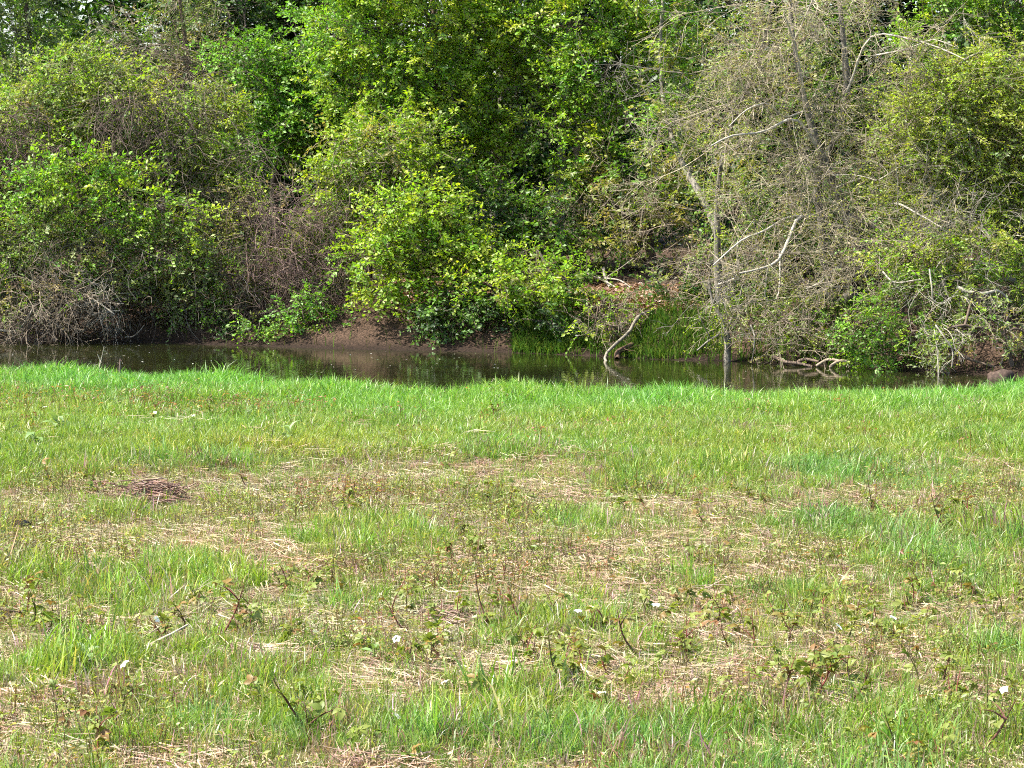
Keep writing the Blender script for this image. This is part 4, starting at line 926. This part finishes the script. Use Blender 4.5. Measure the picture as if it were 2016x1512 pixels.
# stubs poking from the water at the centre
for i, (px, py, hpx, lean) in enumerate([(969, 697, 14, 1), (1008, 700, 18, 0), (980, 700, 16, 6), (1050, 704, 10, 0), (1056, 703, 10, 1), (1063, 704, 12, -1), (1070, 703, 20, 3), (938, 695, 12, 0), (1094, 705, 12, 4)]):
    b = on_z(px, py, WATER_Z - .05); d = b[1]
    stick('water_stub', ['first', 'fourth', 'third', 'fifth', 'sixth', 'seventh', 'eighth tallest', 'leftmost', 'last'][i] + ' dead reed stub in the central row poking from the creek', 'stub',
          [(px, py + 3, d), (px + lean * .5, py - hpx * .6, d), (px + lean, py - hpx, d)], (1.3, .9), TW['tan'], 'stubs poking out of the creek', K=5, S=5)
def lump(name, label, cat, px, py, z, size, color, seed, squash=.7):
    o = on_z(px, py, z); import bmesh
    bm = bmesh.new(); bmesh.ops.create_icosphere(bm, subdivisions=3, radius=1)
    V = np.array([v.co[:] for v in bm.verts]); Fc = np.array([[v.index for v in f.verts] for f in bm.faces]); bm.free()
    nz = vnoise(V[:, 0] * 1.8 + seed, V[:, 1] * 1.8, V[:, 2] * 1.8, seed) + .5 * vnoise(V[:, 0] * 4 + seed, V[:, 1] * 4, V[:, 2] * 4, seed + 1)
    V = V * (.45 + .75 * nz)[:, None] * np.array([1.2, .9, squash]) * size
    return link(name, mesh(name, V, Fc, M_BARK, np.array(color), True), loc=o, label=label, category=cat)
lump('tree_stump', 'dark rotten stump at the water in the right corner', 'stump', 1972, 748, WATER_Z, .13, (.06, .04, .03), 3, .8)
lump('charred_lump', 'small charred black lump of wood in the straw at the left edge', 'wood', 42, 1034, .02, .035, (.006, .006, .007), 8, .7)

# ------------------------------------------------------------------ meadow: brambles and other plants standing in it
def leaflet(L, W, c0, dirv, up, soupl):
    """one toothed-oval leaflet, folded along its midrib (8 verts)"""
    D = unit(np.array(dirv, float)); S = unit(np.cross(D, up)); U = np.cross(S, D)
    q = []
    for t, ww, dz in ((0, 0, 0), (.3, .46, .02), (.65, .4, -.02), (1, 0, -.16)):
        q.append((t, ww, dz))
    mid = [c0 + D * L * t + U * L * dz for t, ww, dz in q]
    lf = [mid[i] + S * W * q[i][1] + U * W * .14 for i in (1, 2)]; rt = [mid[i] - S * W * q[i][1] + U * W * .14 for i in (1, 2)]
    V = np.array([mid[0], mid[1], mid[2], mid[3], lf[0], lf[1], rt[0], rt[1]])
    soupl.add(V, (1, 1, 1), T=[[0, 4, 1], [0, 1, 6], [2, 5, 3], [2, 3, 7]], Q=[[1, 4, 5, 2], [1, 2, 7, 6]])
LEAF_M = []
for q in range(10):
    s = Soup(); L = .05; up = np.array([0, 0, 1.])
    pet = .02; tip = np.array([0, pet, .004]); droop = rng.uniform(-.5, .1)
    leaflet(L, L * .62, tip, (rng.normal(0, .1), 1, droop), up + .2 * rng.standard_normal(3), s)
    leaflet(L * .8, L * .5, tip, (.95, .5, droop - .1), up + .2 * rng.standard_normal(3), s)
    leaflet(L * .8, L * .5, tip, (-.95, .5, droop - .1), up + .2 * rng.standard_normal(3), s)
    tubes(np.array([[[0, 0, 0], tip * .5, tip]]), np.array([[.0012, .001, .0008]]), (1, 1, 1), 3, s)
    LEAF_M.append(s.mesh('leaf', M_BRAMBLE, smooth=False))
FL_M = []
for q in range(3):
    s = Soup()
    for a in range(5):
        th = a / 5 * 2 * np.pi + rng.normal(0, .12); dv = np.array([np.cos(th), np.sin(th), .15 + .1 * rng.random()])
        leaflet(.016, .019, dv * .002, dv, np.array([0, 0, 1.]), s)
    FL_M.append(s.mesh('flower', M_PETAL))
CANE_C = np.array([[.16, .05, .04], [.11, .05, .035], [.2, .055, .045], [.13, .075, .045], [.10, .10, .03]])

def bramble(tip, base, nleaf, label, group, thick=1.0, flowers=0, side=0, bare_tip=False, name='bramble'):
    """cane(s) from base to tip (world points), compound leaves as parts, white flowers"""
    base = np.array(base, float); base[2] = gz(base[0], base[1]) - .01
    e = link(name, None, loc=base, label=label, category='bramble', group=group)
    tip = np.array(tip, float) - base; H = np.linalg.norm(tip)
    c = CANE_C[rng.integers(len(CANE_C))] * (.8 + .4 * rng.random())
    lines = []
    mid = tip * .5 + np.array([rng.normal(0, .06), rng.normal(0, .06), -.04 * rng.random()]) * H * 1.5
    lines.append(resample(np.array([[0, 0, 0], mid, tip]), 8))
    for _ in range(side):
        t = rng.integers(2, 6); s = lines[0][t]; dv = unit(np.array([rng.normal(0, .8), rng.normal(0, .8), .7]))
        lines.append(resample(np.array([s, s + dv * H * .22 + [0, 0, .01], s + dv * H * (.3 + .25 * rng.random())]), 8))
    for i, ln in enumerate(lines):
        s = Soup(); r = (.0046 if i == 0 else .0026) * thick
        tubes(ln[None], np.linspace(r * .85, r * .22, 8)[None], c[None], 5, s, .1)
        link('cane', s.mesh('cane', M_TWIG, smooth=True), e)
    for i in range(nleaf):
        ln = lines[rng.integers(len(lines))]; t = rng.random() * (.8 if bare_tip and ln is lines[0] else 1)
        k = t * 7; a = int(min(k, 6)); p = ln[a] + (ln[a + 1] - ln[a]) * (k - a)
        link('leaf', LEAF_M[rng.integers(len(LEAF_M))], e, p, (rng.normal(.15, .45), rng.normal(0, .4), rng.uniform(0, 6.28)), float(rng.uniform(.4, .85)))
    for i in range(flowers):
        p = lines[i % len(lines)][-1] + rng.normal(0, .012, 3) * (i > 0) + np.array([0, 0, .008])
        link('flower', FL_M[rng.integers(3)], e, p, (rng.normal(.5, .3), rng.normal(0, .3), rng.uniform(0, 6.28)), float(rng.uniform(.75, 1.1)))
    return e

CANES = [  # tip px, base px, leaves, thickness, side shoots, bare tip
    (538, 1338, 632, 1480, 9, 1.5, 2, 1), (1080, 1252, 1138, 1388, 10, 1.3, 2, 1), (1215, 1200, 1262, 1298, 6, 1.4, 1, 1), (1172, 1195, 1212, 1255, 6, 1.2, 1, 0),
    (481, 1149, 430, 1262, 9, 1.2, 2, 1), (66, 1162, 53, 1250, 7, 1.1, 1, 1), (106, 1112, 82, 1149, 6, 1, 1, 0), (934, 1117, 971, 1244, 5, 1.2, 0, 1),
    (799, 1136, 812, 1255, 6, 1.1, 1, 1), (801, 1270, 813, 1340, 8, 1, 2, 0), (968, 1308, 918, 1400, 5, 1.3, 1, 1), (540, 1122, 561, 1165, 5, 1, 1, 0),
    (603, 1128, 608, 1189, 6, 1, 1, 0), (667, 1255, 677, 1297, 5, .9, 1, 0), (1413, 1162, 1381, 1228, 9, 1.2, 2, 0), (1257, 1160, 1304, 1244, 6, 1.1, 1, 1),
    (1365, 1250, 1331, 1308, 8, 1.1, 2, 0), (1605, 1271, 1573, 1390, 14, 1.2, 3, 0), (1716, 1308, 1636, 1398, 11, 1.3, 2, 1), (2000, 1377, 1909, 1493, 5, 1.6, 2, 1),
    (1947, 1302, 1950, 1440, 7, 1.1, 1, 0), (1740, 1400, 1777, 1510, 8, 1.2, 2, 1), (1695, 1197, 1666, 1265, 6, 1.1, 1, 1), (1786, 1281, 1811, 1382, 7, 1.1, 2, 0),
    (1872, 1281, 1853, 1350, 12, 1, 3, 0), (1606, 1152, 1606, 1207, 4, 1, 0, 1), (1833, 972, 1875, 1055, 10, 1.4, 3, 1), (1708, 944, 1722, 1021, 8, 1.3, 2, 1),
    (1903, 976, 1920, 1021, 6, 1.2, 2, 0), (1609, 1080, 1628, 1135, 5, 1.1, 1, 1), (1371, 1000, 1399, 1045, 5, 1.2, 1, 1), (1007, 972, 1016, 1021, 4, 1.2, 0, 1),
    (87, 912, 121, 964, 4, 1.3, 1, 1), (149, 1078, 153, 1148, 4, 1.3, 0, 1), (226, 755, 236, 797, 3, 1.4, 1, 1), (484, 905, 493, 957, 5, 1.1, 2, 0),
    (190, 1390, 193, 1503, 8, 1.1, 2, 0), (798, 1478, 808, 1514, 6, 1.2, 1, 1), (1000, 1157, 1042, 1244, 6, 1.2, 1, 1), (1560, 1310, 1536, 1420, 12, 1.1, 3, 0),
    (1640, 1290, 1600, 1380, 14, 1, 3, 0), (1480, 1210, 1492, 1290, 8, 1, 2, 0), (410, 790, 420, 840, 6, 1.2, 2, 0), (970, 795, 966, 830, 5, 1.2, 2, 0), (300, 790, 312, 832, 6, 1.2, 3, 0)]
ORD = ['first', 'second', 'third', 'fourth', 'fifth', 'sixth', 'seventh', 'eighth', 'ninth', 'tenth', 'eleventh', 'twelfth', 'thirteenth', 'fourteenth', 'fifteenth', 'sixteenth', 'seventeenth', 'eighteenth', 'nineteenth', 'twentieth']
def row_of(by): return 'nearest' if by > 1365 else 'second' if by > 1270 else 'third' if by > 1170 else 'fourth' if by > 990 else 'farthest'
rows = {}
for i, c in enumerate(CANES): rows.setdefault(row_of(c[3]), []).append(i)
for r_, ids in rows.items():
    for k_, i in enumerate(sorted(ids, key=lambda q: CANES[q][2])):
        tx, ty, bx, by, nl, thick, side, bt = CANES[i]
        b = on_z(bx, by); tp = at(tx, ty, b[1] + rng.normal(0, .04))
        lean = 'leaning left' if tx < bx - 15 else 'leaning right' if tx > bx + 15 else 'standing upright'
        lab = f"{'bare tipped' if bt else 'leafy'} red bramble cane {lean}, {ORD[k_]} from left in {r_} row of tall canes"
        bramble(tp, b, nl, lab, 'tall bramble canes in the meadow', thick, 0, side, bt)
FLW = [(246, 1313, 'right of a pair above the long stick'), (219, 1342, 'lower left of a pair above the long stick'), (270, 1217, 'above the crossed grey sticks'), (308, 1224, 'at the top end of the crossed grey sticks'),
       (781, 1263, 'right of the flattened straw heap'), (622, 1250, 'just above the flattened straw heap'), (782, 1416, 'lowest bloom left of centre'), (877, 1348, 'between two red canes below centre'),
       (1011, 1307, 'in the dry hollow below centre'), (1147, 1262, 'right of a tall arched cane'), (1185, 1370, 'biggest bloom in the near grass'), (1291, 1196, 'lower of two right of centre'), (1302, 1182, 'upper of two right of centre'),
       (1171, 1200, 'at the tip of a leaning cane'), (1138, 1208, 'just left of the leaning cane'), (1651, 1239, 'among leafy shoots on the right'), (1758, 1221, 'beside a grass tuft on the right'), (1977, 1364, 'nearest the right edge'),
       (1673, 1140, 'in the green patch on the right'), (1436, 1312, 'near the dry hollow right of centre'), (88, 804, 'in the far rusty weeds by the left edge'), (305, 815, 'leftmost of the far row'), (318, 824, 'second of the far row'),
       (334, 827, 'third of the far row'), (381, 821, 'last of the far row'), (882, 898, 'alone in the far green grass'), (838, 914, 'at the far edge of the dry weeds')]
for px, py, lb in FLW:
    d0 = on_z(px, py)[1]; hh = .08 + .05 * rng.random(); b = on_z(px + rng.normal(0, 8), py + hh * F / d0 * .92)
    bramble(at(px, py, b[1]), b, int(rng.integers(4, 8)), 'low bramble with white flower, ' + lb, 'white flowering brambles', .7, 2 if px == 1185 else 1, 1, name='flowering_bramble')
# the many small shoots, in clumps
ORD += ['twenty first', 'twenty second', 'twenty third', 'twenty fourth', 'twenty fifth', 'twenty sixth']
CLUMPS = [(60, 1200, 'by the left edge below mid meadow'), (130, 1250, 'left of the crossed grey sticks'), (330, 1275, 'under the crossed grey sticks'), (450, 1275, 'above the left end of the straw heap'),
    (440, 1225, 'by the forked cane above the straw'), (620, 1170, 'above the right end of the straw heap'), (820, 1200, 'over the dark stem litter at centre'), (800, 1300, 'right of the straw heap'),
    (1000, 1240, 'just right of the dark stem litter'), (1100, 1310, 'left of the tall arched cane'), (1140, 1370, 'at the foot of the arched cane'), (1380, 1215, 'around the flowering pair right of centre'),
    (1330, 1300, 'below the flowering pair right of centre'), (1560, 1240, 'above the big leafy clump on the right'), (1580, 1370, 'in the big leafy clump, left half'), (1650, 1345, 'in the big leafy clump, right half'),
    (1750, 1240, 'right of the big leafy clump'), (1850, 1190, 'below the green patch on the right'), (1960, 1210, 'by the right edge in rusty weeds'), (1480, 1000, 'in the reddish band right of centre'),
    (1850, 1030, 'around the dark canes far right'), (650, 1010, 'in the reddish band left of centre'), (200, 965, 'behind the brown cane heap'), (980, 1000, 'in the reddish band at centre'),
    (1260, 1010, 'in the far band right of centre'), (1780, 1490, 'at the bottom edge on the right'), (200, 1440, 'at the bottom edge on the left'), (1950, 1400, 'in the bottom right corner'),
    (560, 1450, 'around the bottom left bare cane'), (1400, 1120, 'alone in the straw right of centre'), (900, 1100, 'in the straw above centre')]
for ci, (cx, cy, where) in enumerate(CLUMPS):
    m = 7 if cy > 1180 else 5
    xs = np.sort(cx + rng.normal(0, 50, m))
    for q, px in enumerate(xs):
        py = min(1525, cy + rng.normal(0, 15) * (cy / 1200)**2); b = on_z(px, py); hp = (30 + 45 * (py - 900) / 600) * rng.uniform(.6, 1.4)
        bramble(at(px + rng.normal(0, hp * .35), py - hp, b[1] + rng.normal(0, .04)), b, int(rng.integers(5, 10)), f'short leafy bramble shoot, {ORD[q]} from left {where}',
                'short bramble shoots in clumps', rng.uniform(.6, .95), 0, int(rng.integers(0, 3)), False, 'bramble_shoot')
for q, px in enumerate(np.sort(rng.normal(300, 170, 22))):
    py = rng.uniform(785, 850); b = on_z(px, py)
    bramble(at(px + rng.normal(0, 6), py - rng.uniform(14, 34), b[1]), b, int(rng.integers(3, 6)), f'small rusty bramble shoot, {ORD[q]} from left near the creek', 'rusty shoots near the creek', .8, 0, 1, False, 'bramble_shoot')

# broad leaved weeds
def lance(L, W):
    s = Soup(); K = 5
    t = np.linspace(0, 1, K); wv = W * np.sin(np.pi * t**.8) * .5; zz = .5 * L * t - .55 * L * t**2.2
    mid = np.stack([0 * t, L * t * .85, zz], 1); lf = mid + np.stack([wv, 0 * t, .2 * wv], 1); rt = mid - np.stack([wv, 0 * t, -.2 * wv], 1)
    i = np.arange(K - 1)
    V = np.concatenate([mid, lf, rt]); Q = np.concatenate([np.stack([i, i + K, i + K + 1, i + 1], 1), np.stack([i, i + 1, i + 2 * K + 1, i + 2 * K], 1)])
    s.add(V, (1, 1, 1), Q=Q); return s.mesh('leaf', M_WEED)
LANCE = [lance(.13, .04), lance(.15, .045), lance(.11, .035)]
for px, py, nl, sz, lb in [(112, 862, 13, 1.1, 'largest clump of pale broad leaves in the far left grass'), (68, 893, 10, 1.0, 'broad leaved weed just below the largest pale clump'), (168, 848, 8, .9, 'broad leaved weed right of the largest pale clump'),
                           (570, 893, 11, 1.0, 'lone pale broad leaved weed in green grass left of centre'), (170, 1330, 7, .8, 'broad leaved weed below the crossed grey sticks'), (735, 1320, 6, .7, 'single broad leaved weed by the straw heap')]:
    b = on_z(px, py); b[2] = gz(b[0], b[1])
    e = link('broadleaf_weed', None, loc=b, label=lb, category='weed', group='broad leaved weeds')
    s = Soup(); tubes(np.array([[[0, 0, -.01], [.003, 0, .05], [0, .003, .11 * sz]]]), np.array([[.004, .0035, .002]]), (.16, .22, .06), 5, s); link('stem', s.mesh('stem', M_TWIG), e)
    for i in range(nl):
        link('leaf', LANCE[i % 3], e, (0, 0, (.02 + .09 * i / nl) * sz), (rng.normal(.1, .25), rng.normal(0, .15), i * 2.4 + rng.normal(0, .2)), sz * float(rng.uniform(.75, 1.1)))

# dead sticks, straw heaps
def ground_stick(label, pts, r, color, name='fallen_stick'):
    P = []
    for px, py, up in pts:
        q = on_z(px, py, up); q[2] = max(q[2], float(gz(q[0], q[1])) + r); P.append(q)
    rs = resample(np.array(P), 10); s = Soup(); tubes(rs[None], np.linspace(r, r * .6, 10)[None], np.array(color)[None], 6, s, .25)
    return link(name, s.mesh(name, M_BARK, rs[0], True), loc=rs[0], label=label, category='stick', group='dead sticks in the grass')
ground_stick('long pale brown stick lying in the near left grass', [(198, 1372, .03), (250, 1352, .05), (300, 1346, .05), (345, 1338, .06)], .006, (.36, .25, .16))
ground_stick('thin twin stick lying just below the long pale brown one', [(205, 1376, .03), (240, 1366, .04), (285, 1356, .04)], .0035, (.34, .24, .15))
ground_stick('grey stick crossing above a dark hollow, right of its pair', [(283, 1275, .03), (330, 1252, .07), (370, 1230, .10)], .006, (.42, .36, .28))
ground_stick('grey stick crossing above a dark hollow, left of its pair', [(243, 1275, .03), (280, 1256, .06), (314, 1234, .09)], .004, (.38, .31, .2))
ground_stick('thin straight pale stalk lying left of the crossed grey sticks', [(112, 1293, .04), (150, 1286, .05), (188, 1278, .06)], .003, (.55, .48, .33))
ground_stick('dark thin stick lying at the left edge of the weeds', [(0, 1198, .02), (25, 1203, .03), (45, 1206, .02)], .005, (.1, .07, .05))
ground_stick('dark curved dead twig on the near left grass', [(345, 1415, .03), (400, 1414, .05), (425, 1420, .03)], .003, (.12, .1, .07))
def heap(name, label, cat, px, py, rx, ry, n, L, color, z, aligned=None, r=.0016):
    c = on_z(px, py); ax = rx / F * c[1]; ay = ry * c[1]**2 / (F * CAMZ); c[2] = gz(c[0], c[1])
    x = rng.normal(0, .42, n) * ax; y = rng.normal(0, .42, n) * ay; q = np.exp(-((x / ax)**2 + (y / ay)**2) * 2)
    th = rng.uniform(0, np.pi, n) if aligned is None else rng.normal(aligned, .35, n)
    D = np.stack([np.cos(th), np.sin(th), rng.normal(0, .18, n)], 1); ll = L * (.5 + rng.random(n))
    p = np.stack([x, y, gz(c[0] + x, c[1] + y) - c[2] + .008 + z * q * rng.random(n)], 1)
    P = np.stack([p - D * ll[:, None] * .5, p + rng.normal(0, .01, (n, 3)), p + D * ll[:, None] * .5], 1)
    P[..., 2] = np.maximum(P[..., 2], gz(c[0] + P[..., 0], c[1] + P[..., 1]) - c[2] + .003)
    s = Soup(); tubes(P, np.array([[r, r, r * .6]]), pal(color, n, .2), 4, s)
    return link(name, s.mesh(name, M_STRAW), loc=c, label=label, category=cat)
heap('straw_heap', 'flattened heap of bleached straw in the near left weeds', 'straw heap', 525, 1312, 110, 22, 520, .16, [(.55, .42, .28), (.62, .5, .36), (.42, .3, .2)], .04, .15)
heap('cane_heap', 'brown heap of dead canes in the far left weeds', 'cane heap', 300, 985, 85, 26, 420, .16, [(.2, .11, .07), (.28, .17, .11), (.13, .07, .05)], .13, None, .0026)
heap('cane_heap', 'small reddish litter of dead canes left of the big cane heap', 'cane heap', 185, 965, 40, 10, 120, .1, [(.24, .12, .08), (.32, .2, .14)], .05, None, .002)
heap('cane_heap', 'dark flat litter of dead canes on the right, before the far green grass', 'cane heap', 1610, 1016, 80, 9, 220, .14, [(.2, .1, .07), (.3, .17, .11), (.12, .06, .04)], .05, 0, .002)
heap('cane_heap', 'dark litter of dead stems in the weeds at centre', 'cane heap', 890, 1222, 70, 22, 260, .1, [(.16, .09, .06), (.3, .2, .14), (.4, .28, .19)], .03, None, .0016)
heap('straw_heap', 'tan pad of dry straw at the right edge near the creek', 'straw heap', 1995, 826, 55, 9, 420, .14, [(.6, .44, .28), (.5, .36, .22)], .06, 0, .0022)

# stalks at the near lip of the creek
for (px, py, pts, r, c, lb) in [
    (187, 735, [(187, 735), (197, 712), (192, 697)], 1.3, 'pale', 'pale dry twig with a fork at the near creek edge'),
    (193, 735, [(193, 735), (200, 705), (205, 682)], 1.1, 'pale', 'tall thin dry stalk right beside the pale forked twig'),
    (236, 738, [(236, 738), (236, 720), (237, 706)], 2.6, 'purple', 'brown seed head standing at the near creek edge'),
    (965, 770, [(965, 770), (968, 752), (973, 744)], .9, 'tan', 'thin dry stalk at the near creek edge by the centre')]:
    b = on_z(px, py); b[1] = min(b[1], float(ynear(b[0])) + .1)
    stick('dry_stalk', lb, 'stalk', [(q[0], q[1], b[1]) for q in pts], (r, r * .6), TW[c], 'dry stalks at the creek edge', K=8, S=5, twigs=3 if c != 'tan' else 0, tl=.05)
